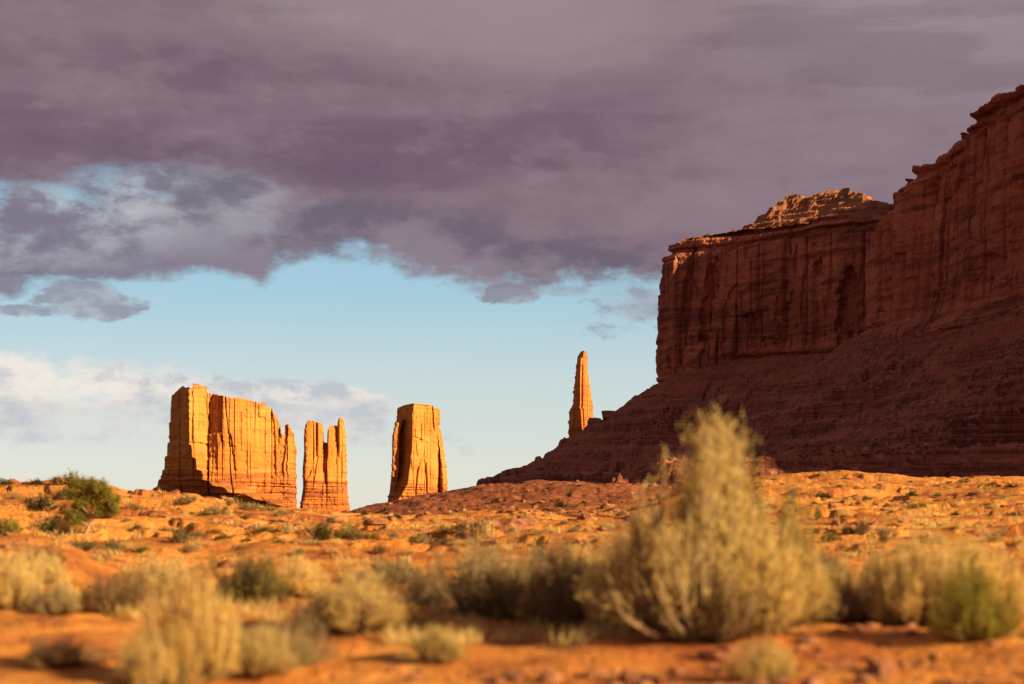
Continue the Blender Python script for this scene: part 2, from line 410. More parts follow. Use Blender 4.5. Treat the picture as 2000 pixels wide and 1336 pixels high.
# ------------------------------------------------------------------ ground: one sheet to the horizon
G_ROWS = [
 (2,   [(-600, 4350), (2600, 4350)]),
 (6,   [(-600, 1562), (2600, 1562)]),
 (10,  [(-600, 1345), (0, 1345), (500, 1342), (1000, 1345), (1500, 1338), (2600, 1342)]),
 (14,  [(-600, 1235), (0, 1232), (400, 1242), (700, 1236), (1000, 1244), (1400, 1238), (2600, 1232)]),
 (20,  [(-600, 1150), (0, 1148), (200, 1160), (500, 1170), (800, 1165), (1100, 1170), (1500, 1160), (2000, 1150), (2600, 1140)]),
 (26,  [(-600, 1050), (0, 1052), (60, 1046), (140, 1062), (230, 1105), (300, 1118), (550, 1125), (900, 1120), (1350, 1120), (1650, 1110), (2000, 1100), (2600, 1090)]),
 (34,  [(-600, 1055), (0, 1060), (80, 1062), (150, 1082), (250, 1076), (400, 1078), (700, 1088), (1000, 1078), (1350, 1080), (1650, 1068), (2000, 1058), (2600, 1050)]),
 (45,  [(-600, 1015), (0, 1020), (80, 1026), (150, 1022), (250, 1030), (400, 1042), (550, 1052), (700, 1053), (900, 1047), (1100, 1050), (1350, 1048), (1480, 1040), (1650, 1036), (1800, 1032), (2000, 1028), (2600, 1020)]),
 (58,  [(-600, 985), (0, 988), (80, 990), (150, 976), (250, 993), (400, 1012), (550, 1026), (700, 1035), (900, 1028), (1000, 1020), (1100, 1032), (1350, 1026), (1480, 1012), (1650, 1006), (1800, 1010), (2000, 1008), (2600, 1000)]),
 (72,  [(-600, 955), (0, 957), (60, 950), (150, 942), (200, 952), (250, 967), (300, 970), (400, 980), (550, 1001), (620, 1007), (700, 1012), (800, 1013), (900, 1010), (1000, 1003), (1050, 1008), (1100, 1020), (1350, 1012), (1480, 988), (1650, 985), (1800, 992), (2000, 985), (2600, 980)]),
 (86,  [(-600, 965), (0, 967), (150, 956), (250, 985), (400, 1000), (550, 1025), (700, 1038), (900, 1040), (1000, 1030), (1100, 1032), (1350, 990), (1480, 960), (1650, 956), (1800, 968), (2000, 960), (2600, 960)]),
 (112, [(-600, 1000), (150, 1000), (400, 1030), (700, 1046), (1000, 1036), (1200, 1000), (1350, 960), (1480, 936), (1600, 929), (1700, 933), (1800, 942), (1900, 938), (2000, 941), (2600, 945)]),
 (140, [(-600, 1040), (600, 1045), (1000, 1030), (1200, 1005), (1480, 955), (1650, 950), (1800, 956), (2000, 955), (2600, 960)]),
 (200, [(-600, 1036), (600, 1034), (690, 1018), (800, 1006), (900, 1000), (1000, 996), (1100, 990), (1350, 980), (2000, 970), (2600, 970)]),
 (300, [(-600, 1026), (560, 1024), (640, 1014), (690, 999), (720, 990), (800, 976), (870, 964), (945, 951), (1000, 950), (1100, 946), (1350, 950), (2000, 965), (2600, 970)]),
 (380, [(-600, 1026), (600, 1026), (690, 1014), (800, 1002), (900, 990), (945, 984), (1100, 975), (2000, 985), (2600, 985)]),
 (600, [(-600, 1024), (600, 1024), (900, 1015), (1100, 1010), (2600, 1010)]),
 (1000, [(-600, 1022), (2600, 1022)]),
 (3000, [(-600, 1019), (2600, 1019)]),
 (12000, [(-600, 1016.2), (2600, 1016.2)]),
]
GPX = np.arange(-600, 2601, 20.0)
GLY = np.linspace(math.log(2), math.log(12000), 700)
def _ground_table():
    ly = np.array([math.log(r[0]) for r in G_ROWS])
    rows = np.array([ZC + (PY0 - interp(GPX, r[1])) * K * r[0] for r in G_ROWS])
    # monotone-ish cubic in log y for smooth crests
    t = np.empty((len(GLY), len(GPX)))
    m = np.zeros_like(rows); d = (rows[1:] - rows[:-1]) / (ly[1:] - ly[:-1])[:, None]
    m[1:-1] = np.where(d[1:] * d[:-1] > 0, 2 * d[1:] * d[:-1] / (d[1:] + d[:-1] + 1e-12), 0); m[0] = d[0]; m[-1] = d[-1]
    idx = np.clip(np.searchsorted(ly, GLY) - 1, 0, len(ly) - 2)
    h = (ly[idx + 1] - ly[idx])[:, None]; s = ((GLY - ly[idx])[:, None]) / h
    t = ((1 + 2 * s) * (1 - s) ** 2 * rows[idx] + s * (1 - s) ** 2 * h * m[idx] + s * s * (3 - 2 * s) * rows[idx + 1] + s * s * (s - 1) * h * m[idx + 1])
    k = np.array([1, 2, 3, 2, 1.0]); k /= k.sum()
    p = np.pad(t, ((0, 0), (2, 2)), 'edge')
    return sum(k[i] * p[:, i:i + t.shape[1]] for i in range(5))
GT = _ground_table()
def ground_z(x, y):
    x = np.asarray(x, float); y = np.asarray(y, float)
    r = np.hypot(x, y) + 1e-6; az = np.arctan2(x, y); a = np.clip(az, -0.62, 0.62)
    ye = np.clip(r * np.cos(a), 2.001, 11990); px = np.clip(1000 + np.tan(a) / K, -600, 2599.9)
    wx = fbm(x / 9, y / 9, 0, 3, 0.5, 91)                       # keep ring interpolation from showing
    ye2 = np.clip(ye * (1 + 0.03 * wx), 2.001, 11990)
    fy = (np.log(ye2) - GLY[0]) / (GLY[1] - GLY[0]); fx = (px - GPX[0]) / 20
    iy = np.clip(fy.astype(int), 0, len(GLY) - 2); ix = np.clip(fx.astype(int), 0, len(GPX) - 2)
    ty, tx = fy - iy, fx - ix
    z = GT[iy, ix] * (1 - ty) * (1 - tx) + GT[iy, ix + 1] * (1 - ty) * tx + GT[iy + 1, ix] * ty * (1 - tx) + GT[iy + 1, ix + 1] * ty * tx
    near = sstep(2, 9, ye)
    fade = 1 - sstep(250, 500, ye)
    z = z + near * fade * (0.16 * fbm(x / 7, y / 7, 0, 3, 0.5, 5) + 0.07 * fbm(x / 1.6, y / 1.6, 0, 3, 0.5, 9) + 0.025 * perlin(x / 0.35, y / 0.35, 0, 11))
    # small rocky ledges and gullies on the middle ground
    mg = sstep(26, 40, ye) * fade
    n = fbm(x / 5.0, y / 2.2, 0, 3, 0.55, 33)
    z = z + mg * 0.22 * (sstep(0.05, 0.12, n) - 0.5 + 0.5 * sstep(-0.25, -0.20, n))
    gl = np.abs(fbm(x / 11, y / 14, 0, 2, 0.5, 44)); z = z - mg * 0.30 * sstep(0.10, 0.0, gl)
    hill = sstep(170, 260, ye) * (1 - sstep(420, 560, ye))
    z = z + hill * (0.7 * fbm(x / 14, y / 14, 0, 4, 0.55, 55))
    return z
def build_ground():
    az = np.concatenate([np.linspace(-math.pi, -0.40, 60)[:-1], np.linspace(-0.40, 0.40, 900), np.linspace(0.40, math.pi, 60)[1:-1]])
    r = np.concatenate([np.geomspace(1.5, 6, 24)[:-1], np.geomspace(6, 160, 620)[:-1], np.geomspace(160, 500, 160)[:-1], np.geomspace(500, 14000, 60)])
    A, Rr = np.meshgrid(az, r); x = Rr * np.sin(A); y = Rr * np.cos(A)
    z = ground_z(x, y)
    v = np.stack([x, y, z], -1).reshape(-1, 3)
    f = grid_faces(len(r), len(az), True)[:, ::-1]
    n0 = len(v); v = np.vstack([v, [[0, 0, z[0].mean()]]])
    c = len(az); j = np.arange(c); tri = np.stack([np.full(c, n0), j, (j + 1) % c, (j + 1) % c], -1)
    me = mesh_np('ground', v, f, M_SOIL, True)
    o = obj('ground', me); o['kind'] = 'structure'
    return o
build_ground()

def along(px, py, y0=6.0, y1=420.0):
    """the spot of ground seen at a photograph pixel"""
    y = np.geomspace(y0, y1, 1500); x = (px - 1000) * K * y
    p = PY0 - (ground_z(x, y) - ZC) / (K * y)
    hit = np.nonzero(p <= py)[0]
    i = hit[0] if len(hit) else int(np.argmin(p))
    return float(x[i]), float(y[i]), float(ground_z(x[i], y[i]))

# ------------------------------------------------------------------ mesa
def P(px, d): return ((px - 1000) * K * d, d)
# plan of the rim, seen part first, then an unseen end right of the frame shaped to shade the slope, and the far side
MESA = [ # (x, y), z foot, z rim, height of the cap hill
 (P(1340, 1040), 60, 122, 0), (P(1312, 860), 60, 123, 0), (P(1298, 785), 60, 123, 0), (P(1297, 762), 61.5, 123.3, 0), (P(1318, 752), 63, 123.6, 0), (P(1336, 750), 64, 126.0, 0),
 (P(1400, 743), 67, 127.0, 0), (P(1450, 738), 69, 128.0, 2), (P(1500, 730), 70, 127.5, 9), (P(1560, 720), 70, 127.0, 22), (P(1640, 705), 69.5, 126.5, 22),
 (P(1690, 698), 71, 126, 9), (P(1745, 690), 74, 124, 3), (P(1742, 650), 74, 118, 3), (P(1722, 612), 68, 105, 3), (P(1716, 598), 67.5, 101, 4), (P(1728, 590), 67, 104, 5),
 (P(1748, 583), 66, 111, 2), (P(1790, 565), 63.5, 119, 2), (P(1835, 548), 62, 125, 4), (P(1885, 531), 60.6, 126, 10), (P(1930, 517), 61, 126.5, 18),
 (P(2000, 496), 61.5, 126, 24), (P(2100, 470), 61, 126, 6), ((180, 405), 60, 124, 10), ((205, 320), 58, 122, 20), ((250, 186), 55, 130, 20), ((320, 170), 50, 130, 20),
 ((420, 300), 50, 114, 8), ((470, 600), 50, 118, 10), ((420, 900), 55, 120, 8), ((280, 1040), 58, 122, 4),
]
def mesa_path(n_per=1.0):
    pts = np.array([m[0] for m in MESA] + [MESA[0][0]], float)
    att = np.array([m[1:] for m in MESA] + [MESA[0][1:]], float)
    seg = np.hypot(*(pts[1:] - pts[:-1]).T); s = np.concatenate([[0], np.cumsum(seg)])
    out = []; cur = 0.0
    while cur < s[-1]:
        out.append(cur)
        i = np.searchsorted(s, cur, 'right') - 1
        my = 0.5 * (pts[i, 1] + pts[min(i + 1, len(pts) - 1), 1]); mx = 0.5 * (pts[i, 0] + pts[min(i + 1, len(pts) - 1), 0])
        seen = i <= 23
        cur += 0.32 if seen and i > 1 else (1.2 if seen else 5.0)
    t = np.array(out)
    xy = np.stack([np.interp(t, s, pts[:, k]) for k in (0, 1)], -1)
    a = np.stack([np.interp(t, s, att[:, k]) for k in (0, 1, 2)], -1)
    return t, xy, a
MT, MXY, MA = mesa_path()
_px = 1000 + MXY[:, 0] / (K * MXY[:, 1])
_isB = (MXY[:, 1] < 600) & (_px > 1722) & (_px < 2001) & (MXY[:, 0] < 170)
_pyB = interp(_px, [(1716, 432), (1728, 428), (1738, 404), (1745, 400), (1747, 378), (1758, 375), (1762, 350), (1786, 344), (1789, 326), (1817, 318), (1821, 301), (1834, 297), (1836, 284), (1858, 279), (1861, 267), (1882, 259), (1886, 246), (1893, 240), (1896, 217), (1925, 207), (1929, 200), (1960, 193), (1964, 186), (2001, 179)])
MA[:, 1] = np.where(_isB, ZC + (PY0 - _pyB) * K * MXY[:, 1], MA[:, 1])
MA[:, 2] = np.where(_isB, 2.0, MA[:, 2])
_tan = np.roll(MXY, -4, 0) - np.roll(MXY, 4, 0); _tan /= np.linalg.norm(_tan, axis=1)[:, None] + 1e-9
MN = np.stack([_tan[:, 1], -_tan[:, 0]], -1)     # outward: the path runs with the inside on its left
_c = MXY.mean(0)
if np.sum(MN * (MXY - _c)) < 0: MN = -MN

def cliff_relief(s, z, t, unit, seed, strata_lo=0.22, strata_hi=0.86, cw=1.0):
    """metres the face stands proud of its plane (unit ~ scale of the joints)"""
    w = 0.5 * fbm(s / (9 * unit), z / (14 * unit), 0, 3, 0.5, seed + 1)
    d = 3.0 * unit * fbm(s / (26 * unit), z / (110 * unit), 0, 3, 0.5, seed)
    body = sstep(strata_lo - 0.10, strata_lo + 0.02, t) * (1 - sstep(strata_hi, strata_hi + 0.04, t))
    # sheets of rock that have spalled away: terraces of a tall smooth noise
    def sheets(n, q, amp):
        n = n * q; fl = np.floor(n); fr = n - fl
        return amp * (fl + sstep(0.0, 0.05, fr) * 0.85 + 0.15 * fr) / q
    n1 = fbm(s / (11 * unit) + 0.08 * w, z / (95 * unit), 0, 2, 0.35, seed + 2)
    def blocks(cw_, ch, sd):
        ss_ = s / (cw_ * unit) + 0.9 * perlin(s / (2.7 * cw_ * unit), 0.0, 0.5, sd) + z / (ch * unit) * 0.12 * perlin(s / (9 * cw_ * unit), 3.0, 0, sd + 1)
        c = np.floor(ss_); zero = np.zeros_like(c)
        hz = (_h(c, zero, zero, sd + 2) & 1023) / 1023.0
        r = np.floor(z / (ch * unit * (0.6 + 0.8 * hz)) + hz * 7 + 0.15 * w)
        v = (_h(c, r, zero, sd + 3) & 1023) / 1023.0
        fr = ss_ - c; gap = np.minimum(fr, 1 - fr)
        return v - 0.5 + 0.35 * (fr - 0.5) * np.where(hz > .5, 1, -1), gap
    b1, g1 = blocks(6.5, 42, seed + 20); b2, g2 = blocks(2.4, 13, seed + 30)
    d = d + (sheets(n1, 3.2, 3.4 * unit) + 2.3 * unit * b1 + 0.75 * unit * b2 - 0.9 * unit * sstep(0.06, 0.0, g1)) * (0.2 + 0.8 * body) * cw
    f1, f2, cid = voro(s / (2.6 * unit) + w * 0.3, z / (3.5 * unit), seed + 4)
    d = d + (1 - body) * ((cid - 0.5) * 0.8 * unit - 0.35 * unit * sstep(0.12, 0.0, f2 - f1)) * cw
    # long joints that run the height of the wall
    j = np.abs(perlin(s / (13 * unit) + 0.10 * fbm(z / (20 * unit), s / (40 * unit), 0, 2, .5, seed + 6), z / (110 * unit), 0, seed + 5))
    d = d - 2.6 * unit * sstep(0.05, 0.0, j) * sstep(0.05, 0.25, t) * sstep(-0.1, 0.2, perlin(s / (30 * unit), z / (35 * unit), 7.7, seed + 12)) * cw
    # bedded bands below and above the massive wall
    bed = perlin(z / (1.5 * unit) + 0.5 * fbm(s / (40 * unit), z / (8 * unit), 0, 2, .5, seed + 8), s / (60 * unit), 0, seed + 7)
    bed2 = perlin(z / (0.6 * unit), s / (25 * unit), 3.3, seed + 9)
    d = d + (1 - body) * (1.25 * unit * np.sign(bed) * np.abs(bed) ** 0.5 + 0.3 * unit * bed2) + body * 0.20 * unit * bed
    d = d + 0.26 * unit * fbm(s / (1.6 * unit), z / (2.2 * unit), 0, 3, 0.6, seed + 10)
    return d

TAL = []
def build_mesa():
    root_loc = np.array([P(1500, 730)[0], 730, 0.0])
    root = thing('mesa', 'huge dark red shaded mesa with a stepped cliff filling the right side', 'mesa', tuple(root_loc))
    # --- wall
    nt_ = 230
    tt = np.linspace(0, 1, nt_)
    zf = MA[:, 0] - 7; zr = MA[:, 1]
    Z = zf[None] + tt[:, None] * (zr - zf)[None]
    Sx = np.broadcast_to(MT[None], Z.shape); T = np.broadcast_to(tt[:, None], Z.shape)
    # ragged rim
    rim = 1.1 * fbm(MT / 11, 0.0, 0, 4, 0.6, 71) + 1.0 * (voro(MT / 6.0, np.zeros_like(MT) + .5, 72)[2] - 0.5)
    Z = Z + rim[None] * sstep(0.75, 1.0, tt)[:, None]
    d = cliff_relief(Sx, Z, T, 1.9, 100, 0.20, 0.87, 0.75)
    # batter: a foot that flares, and ledges stepping back at the top
    onB = np.clip((MXY[:, 1] < 615).astype(float), 0, 1)[None]
    d = d + (1.6 + 3.0 * onB) * (1 - sstep(0.0, 0.27, T)) + 1.2 * (1 - T) - (3.4 - 2.0 * onB) * sstep(0.86, 1.0, T) ** 1.5
    # big alcoves and shadowed recesses on the far wall
    for (px, dd, zc, w_, h_, dep) in ((1655, 701, 88, 4.5, 13, 4.5), (1600, 713, 106, 2.5, 6, 3.0), (1478, 733, 82, 5, 9, 1.6), (1535, 724, 86, 6, 12, 1.6), (1425, 741, 88, 3, 14, 1.8), (1700, 696, 82, 2.5, 12, 3.0), (1570, 718, 96, 1.2, 11, 2.0), (1550, 721, 108, 1.0, 9, 1.6), (1380, 745, 95, 3, 22, 3.0), (1335, 750, 90, 2.0, 26, 3.0)):
        i = np.argmin(np.hypot(MXY[:, 0] - P(px, dd)[0], MXY[:, 1] - dd)); s0 = MT[i]
        wq = fbm(Sx / 5, Z / 9, 0, 3, .6, int(px)) 
        e = ((Sx - s0 - 0.12 * (Z - zc)) / w_ + 0.7 * wq) ** 2 + ((Z - zc) / h_ + 0.7 * fbm(Sx / 6, Z / 12, 5, 3, .6, int(px))) ** 2
        d = d - dep * sstep(1.15, 0.75, e)
    d = d - 2.0 * (1 - onB)
    X = MXY[None, :, 0] + MN[None, :, 0] * d; Y = MXY[None, :, 1] + MN[None, :, 1] * d
    # last rows turn in over the top
    lip = np.array([2.0, 5.0, 9.0])
    Xl = MXY[None, :, 0] - MN[None, :, 0] * (lip[:, None] + 5.0) ; Yl = MXY[None, :, 1] - MN[None, :, 1] * (lip[:, None] + 5.0)
    Zl = np.broadcast_to((zr + rim)[None] - 0.6, Xl.shape) - lip[:, None] * 0.25
    V = np.stack([np.vstack([X, Xl]), np.vstack([Y, Yl]), np.vstack([Z, Zl])], -1).reshape(-1, 3) - root_loc
    obj('cliff', mesh_np('mesa_cliff', V, grid_faces(nt_ + 3, len(MT), True), M_CLIFF), root)
    # --- helper: signed distance to the rim and values of the nearest rim point
    sub = slice(None, None, 4); PX = MXY[sub]; NA = MA[sub]; NN = MN[sub]; NS = MT[sub]
    def nearest(x, y, k=12):
        fx, fy = x.ravel(), y.ravel(); D = np.empty(fx.size); att = np.empty((fx.size, 4))
        for a in range(0, fx.size, 4000):
            dx = fx[a:a+4000, None] - PX[None, :, 0]; dy = fy[a:a+4000, None] - PX[None, :, 1]
            q = dx * dx + dy * dy; i = q.argmin(1); dm = np.sqrt(q[np.arange(len(i)), i])
            sg = np.sign(dx[np.arange(len(i)), i] * NN[i, 0] + dy[np.arange(len(i)), i] * NN[i, 1])
            D[a:a+4000] = sg * dm
            # soft average of the rim values, so slopes below corners stay smooth
            wgt = 1.0 / (q + (0.25 * dm[:, None]) ** 2 + 4.0) ** 2
            wgt /= wgt.sum(1)[:, None]
            att[a:a+4000, :3] = wgt @ NA; att[a:a+4000, 3] = NS[i]
        return D.reshape(x.shape), att.reshape(x.shape + (4,))
    # --- talus
    pxs = np.concatenate([np.linspace(860, 2060, 620), np.linspace(2070, 3000, 40)])
    ys = np.concatenate([np.geomspace(225, 420, 210)[:-1], np.geomspace(420, 900, 190)])
    PXg, Yg = np.meshgrid(pxs, ys); Xg = (PXg - 1000) * K * Yg
    D, A = nearest(Xg, Yg)
    zb = A[..., 0] + 1.5
    Dn = D + 5.0 * fbm(Xg / 34, Yg / 34, 0, 4, 0.5, 201)
    # gullies and spurs run straight down from the wall
    ridg = fbm(A[..., 3] / 22 , Dn / 120, 0, 3, 0.55, 203)
    fall = interp(np.clip(Dn, -30, 400), [(-30, -12), (0, 0), (14, 6.8), (30, 18.5), (56, 37), (67, 43.5), (82, 47.5), (86, 54), (110, 60), (150, 66), (220, 75), (400, 92)])
    z = zb - fall + (ridg * 2.6 - 2.6 * sstep(0.16, 0.0, np.abs(ridg)) * sstep(-0.1, 0.2, fbm(Xg / 60, Yg / 60, 0, 2, 0.5, 204))) * sstep(0, 25, D)
    # ledges of harder beds, broken along the slope
    P_ = 6.0
    q = (z + 1.2 * fbm(Xg / 30, Yg / 30, 0, 3, .5, 205)) / P_; fl = np.floor(q); fr = q - fl
    zt = (fl + np.where(fr < 0.80, fr * 0.42, 0.336 + (fr - 0.80) / 0.20 * 0.664)) * P_
    amt = sstep(-0.25, 0.12, fbm(Xg / 40, Yg / 40, z / 9, 3, 0.5, 207)) * sstep(58, 44, z)
    z = z + (zt - z) * amt * 0.95
    # little red bench with its fluted face at the right
    bx, by = P(1866, 372)
    lx = (Xg - bx) - 0.30 * (Yg - by); ly_ = (Yg - by) + 0.25 * (Xg - bx)
    edge_ = 3.2 * fbm(lx / 9, ly_ / 9, 0, 3, 0.55, 211)
    inside = np.minimum(np.minimum(lx + edge_, ly_ + 8 + edge_), 70 - ly_)
    ztop = 22.0 + 0.22 * np.clip(lx, 0, 80) + 3.5 * sstep(14, 17, lx + edge_) + 5.0 * sstep(22, 25, lx + edge_)
    zsp = np.where(inside > 0, ztop - 0.0, ztop + inside * 0.55 - 8.5 * sstep(0, -1.2, inside) )
    zsp = np.where(lx < -25, -50, zsp)
    z = np.maximum(z, zsp)
    # a low continuous red shelf along the foot
    ye = 288 + 6 * fbm(Xg / 26, 1.5, 0, 3, .5, 215) + 1.2 * fbm(Xg / 5, Yg / 5, 0, 2, .5, 216)
    dr = np.clip(ye - Yg, 0, 60)
    sh = 9.5 + 0.045 * np.clip(Xg, 0, 120) - interp(dr, [(0, 0), (1.0, 2.0), (3.0, 2.6), (4.0, 5.2), (8, 6.6), (9, 8.4), (30, 14), (60, 40)])
    z = np.maximum(z, np.where(PXg > 1300, sh, sh - (1300 - PXg) * 0.03))
    z = z + 0.55 * fbm(Xg / 3.2, Yg / 3.2, 0, 4, 0.6, 209) + 0.9 * np.clip(fbm(Xg / 7, Yg / 7, 0, 3, 0.6, 210) - 0.12, 0, 1)
    # rubble: blocky cells
    f1, f2, cid = voro(Xg / 2.1, Yg / 2.1, 221)
    rub = sstep(0.05, 0.35, fbm(Xg / 28, Yg / 28, 0, 3, 0.5, 222))
    z = z + rub * np.clip(0.45 - f1, 0, 1) * 4.0 * (cid ** 2)
    # ledge that ends the slope at far left
    gz = ground_z(Xg, Yg)
    z = np.maximum(z, gz - 3.0)
    f = grid_faces(len(ys), len(pxs))
    keep = (D.ravel()[f] > -9).all(1)
    keep &= ~(z.ravel()[f] <= gz.ravel()[f] - 2.9).all(1)
    V = np.stack([Xg, Yg, z], -1).reshape(-1, 3) - root_loc
    obj('talus_slope', mesh_np('mesa_talus', V, f[keep], M_TALUS), root)
    TAL.append((pxs, ys, z.copy()))
    # --- cap: ledgy slopes set back above the rim
    pxs = np.concatenate([np.linspace(1290, 2060, 520), np.linspace(2070, 3600, 60)])
    ys = np.concatenate([np.linspace(455, 800, 330), np.linspace(805, 1050, 40)])
    PXg, Yg = np.meshgrid(pxs, ys); Xg = (PXg - 1000) * K * Yg
    D, A = nearest(Xg, Yg)
    ins = -D
    e = 2.5 * fbm(Xg / 12, Yg / 12, 0, 4, 0.55, 301)
    hc = np.where((Yg > 600) & (PXg < 1745), interp(PXg + 6 * e / 2.5, [(1436, 0), (1446, 2), (1470, 6), (1500, 10), (1530, 15), (1536, 18), (1600, 18.5), (1655, 18.5), (1662, 15), (1690, 13), (1696, 11), (1722, 8), (1745, 5)]), A[..., 2])
    rise = np.clip((ins - 4 + e) * 0.70, 0, 200)
    steps = np.minimum(rise, hc)
    stp = 3.4; q = (steps + 0.5 * fbm(Xg / 9, Yg / 9, 0, 3, .5, 303)) / stp; fl = np.floor(q); fr = q - fl
    zz = (fl + np.where(fr < 0.7, fr * 0.35, 0.245 + (fr - 0.7) / 0.3 * 0.755)) * stp
    hard = sstep(hc - 3.5, hc - 3.0, steps) * sstep(4, 9, hc)          # cliffy crown of the hill
    z = A[..., 1] - 0.9 + zz + 1.8 * hard * sstep(-0.1, 0.1, fbm(Xg / 10, Yg / 10, 0, 2, .5, 307)) + 0.28 * fbm(Xg / 2.6, Yg / 2.6, 0, 4, 0.6, 305)
    shade_tier = np.minimum(Xg - 0.345 * Yg, ins - 22) + 4 * fbm(Xg / 20, Yg / 20, 0, 3, .5, 311)  # unseen upper step of the mesa, added to cast shade on the far cap
    z = z + interp(shade_tier, [(0, 0), (2, 9), (10, 13), (12, 26), (22, 31), (24, 52), (60, 55)])
    f1, f2, cid = voro(Xg / 1.8, Yg / 1.8, 309); z = z + np.clip(0.45 - f1, 0, 1) * 1.1 * cid ** 3 * sstep(0.5, 3, zz)
    f = grid_faces(len(ys), len(pxs)); keep = (ins.ravel()[f] > 3.5).all(1)
    V = np.stack([Xg, Yg, z], -1).reshape(-1, 3) - root_loc
    obj('cap_rock', mesh_np('mesa_cap', V, f[keep], M_CAP), root)
    return root
build_mesa()

# ------------------------------------------------------------------ far buttes: each a closed body with front and back
def butte(name, label, cat, d0, py_foot, left, right, sky, depth, back, unit, seed, ncol=220, nrow=230, strata=(0.30, 0.96), cw=1.0, foot=1.0, mat=None):
    """left/right: (py, px) edges; sky: (px, py) top line; depth(px, py, L, R) -> metres behind d0 of the front"""
    mat = mat or M_BUTTE
    p0, p1 = left[0][1], right[0][1]
    p0 = min(q[0] for q in sky); p1 = max(q[0] for q in sky)
    a = np.linspace(0, 1, ncol); pn = p0 + (p1 - p0) * a
    top = interp(pn, sky)
    t = np.linspace(0, 1, nrow)
    PYg = py_foot + t[:, None] * (top - py_foot)[None]
    L = interp(PYg, left); Rr = interp(PYg, right)
    Ln = interp(PYg[-1:], left); Rn = interp(PYg[-1:], right)
    # edges move with height, the middle keeps its columns
    A = np.broadcast_to(a[None], PYg.shape)
    PXg = pn[None] + (L - p0) * (1 - A) ** 3 + (Rr - p1) * A ** 3
    sm = PXg * K * d0
    dep = depth(PXg, PYg, L, Rr)
    Zg = ZC + (PY0 - PYg) * K * (d0 + dep)
    T = np.clip((PYg - py_foot) / (min(q[1] for q in sky) - py_foot), 0, 1)
    rel = cliff_relief(sm, Zg, T, unit, seed, strata[0], strata[1], cw)
    # round the outer edges back
    ew = np.minimum(PXg - L, Rr - PXg) * K * d0
    edgefall = np.clip(1 - ew / (3.0 * unit), 0, 1) ** 2
    Yf = d0 + dep - rel * (1 - 0.7 * edgefall) + edgefall * (2 * unit) - 3.0 * unit * foot * (1 - sstep(0, 0.25, T))
    Xf = (PXg - 1000) * K * (d0 + dep)
    # jagged outer edges
    jag = 1.2 * unit * fbm(Zg / (3.0 * unit), A * 3, 0, 3, .6, seed + 40)
    Xf = Xf + jag * np.where(A < .5, -(1 - np.minimum(A, .5) * 2) ** 6, (np.maximum(A, .5) * 2 - 1) ** 6)
    Yb = d0 + np.maximum(back, dep + 2.0 * unit) + 0.0 * PXg + 1.5 * unit * fbm(sm / (10 * unit), Zg / (20 * unit), 0, 3, .5, seed + 50) - edgefall * 2 * unit
    Yb = np.maximum(Yb, Yf + 0.8 * unit)
    # top: three rows from front to back
    rows = [Yf[-1] + (Yb[-1] - Yf[-1]) * q for q in (0.1, 0.35, 0.7)]
    Xb = (PXg - 1000) * K * Yb * 1.0
    X = np.vstack([Xf, np.array([Xf[-1] + (Xb[-1] - Xf[-1]) * q for q in (0.1, 0.35, 0.7)]), Xb[::-1]])
    Y = np.vstack([Yf, np.array(rows), Yb[::-1]])
    Z = np.vstack([Zg, np.tile(Zg[-1], (3, 1)) + np.array([0.12, 0.3, 0.2])[:, None] * unit, Zg[::-1]])
    n = X.shape[0]
    loc = np.array([(0.5 * (p0 + p1) - 1000) * K * d0, d0 + back * 0.5, ZC + (PY0 - py_foot) * K * d0])
    V = np.stack([X, Y, Z], -1).reshape(-1, 3) - loc
    f = grid_faces(n, ncol)
    # close the two ends
    i = np.arange(nrow - 1); last = n - 1
    e0 = np.stack([i * ncol, (i + 1) * ncol, (last - i - 1) * ncol, (last - i) * ncol], -1)
    e1 = e0[:, ::-1] + (ncol - 1)
    f = np.vstack([f, e0, e1])
    root = thing(name, label, cat, tuple(loc))
    me = mesh_np(name, V, f, mat)
    zone = 1 - sstep(strata[0] - 0.06, strata[0] + 0.03, T + 0.03 * fbm(sm / (12 * unit), Zg / (9 * unit), 0, 3, .5, seed + 60))
    at = me.attributes.new('lower_beds', 'FLOAT', 'POINT')
    at.data.foreach_set('value', np.vstack([zone, np.zeros((3, ncol)), zone[::-1]]).astype(np.float32).ravel())
    obj('rock_face', me, root)
    return root, loc

def pw(px, knots):
    """piecewise depth whose knots move with the row: knots list of (px array or number, depth)"""
    out = np.zeros_like(px); ks = [(np.broadcast_to(k, px.shape), v) for k, v in knots]
    out = np.where(px <= ks[0][0], ks[0][1], ks[-1][1])
    for (a, va), (b, vb) in zip(ks[:-1], ks[1:]):
        m = (px > a) & (px <= b); out = np.where(m, va + (vb - va) * (px - a) / np.maximum(b - a, 1e-6), out)
    return out

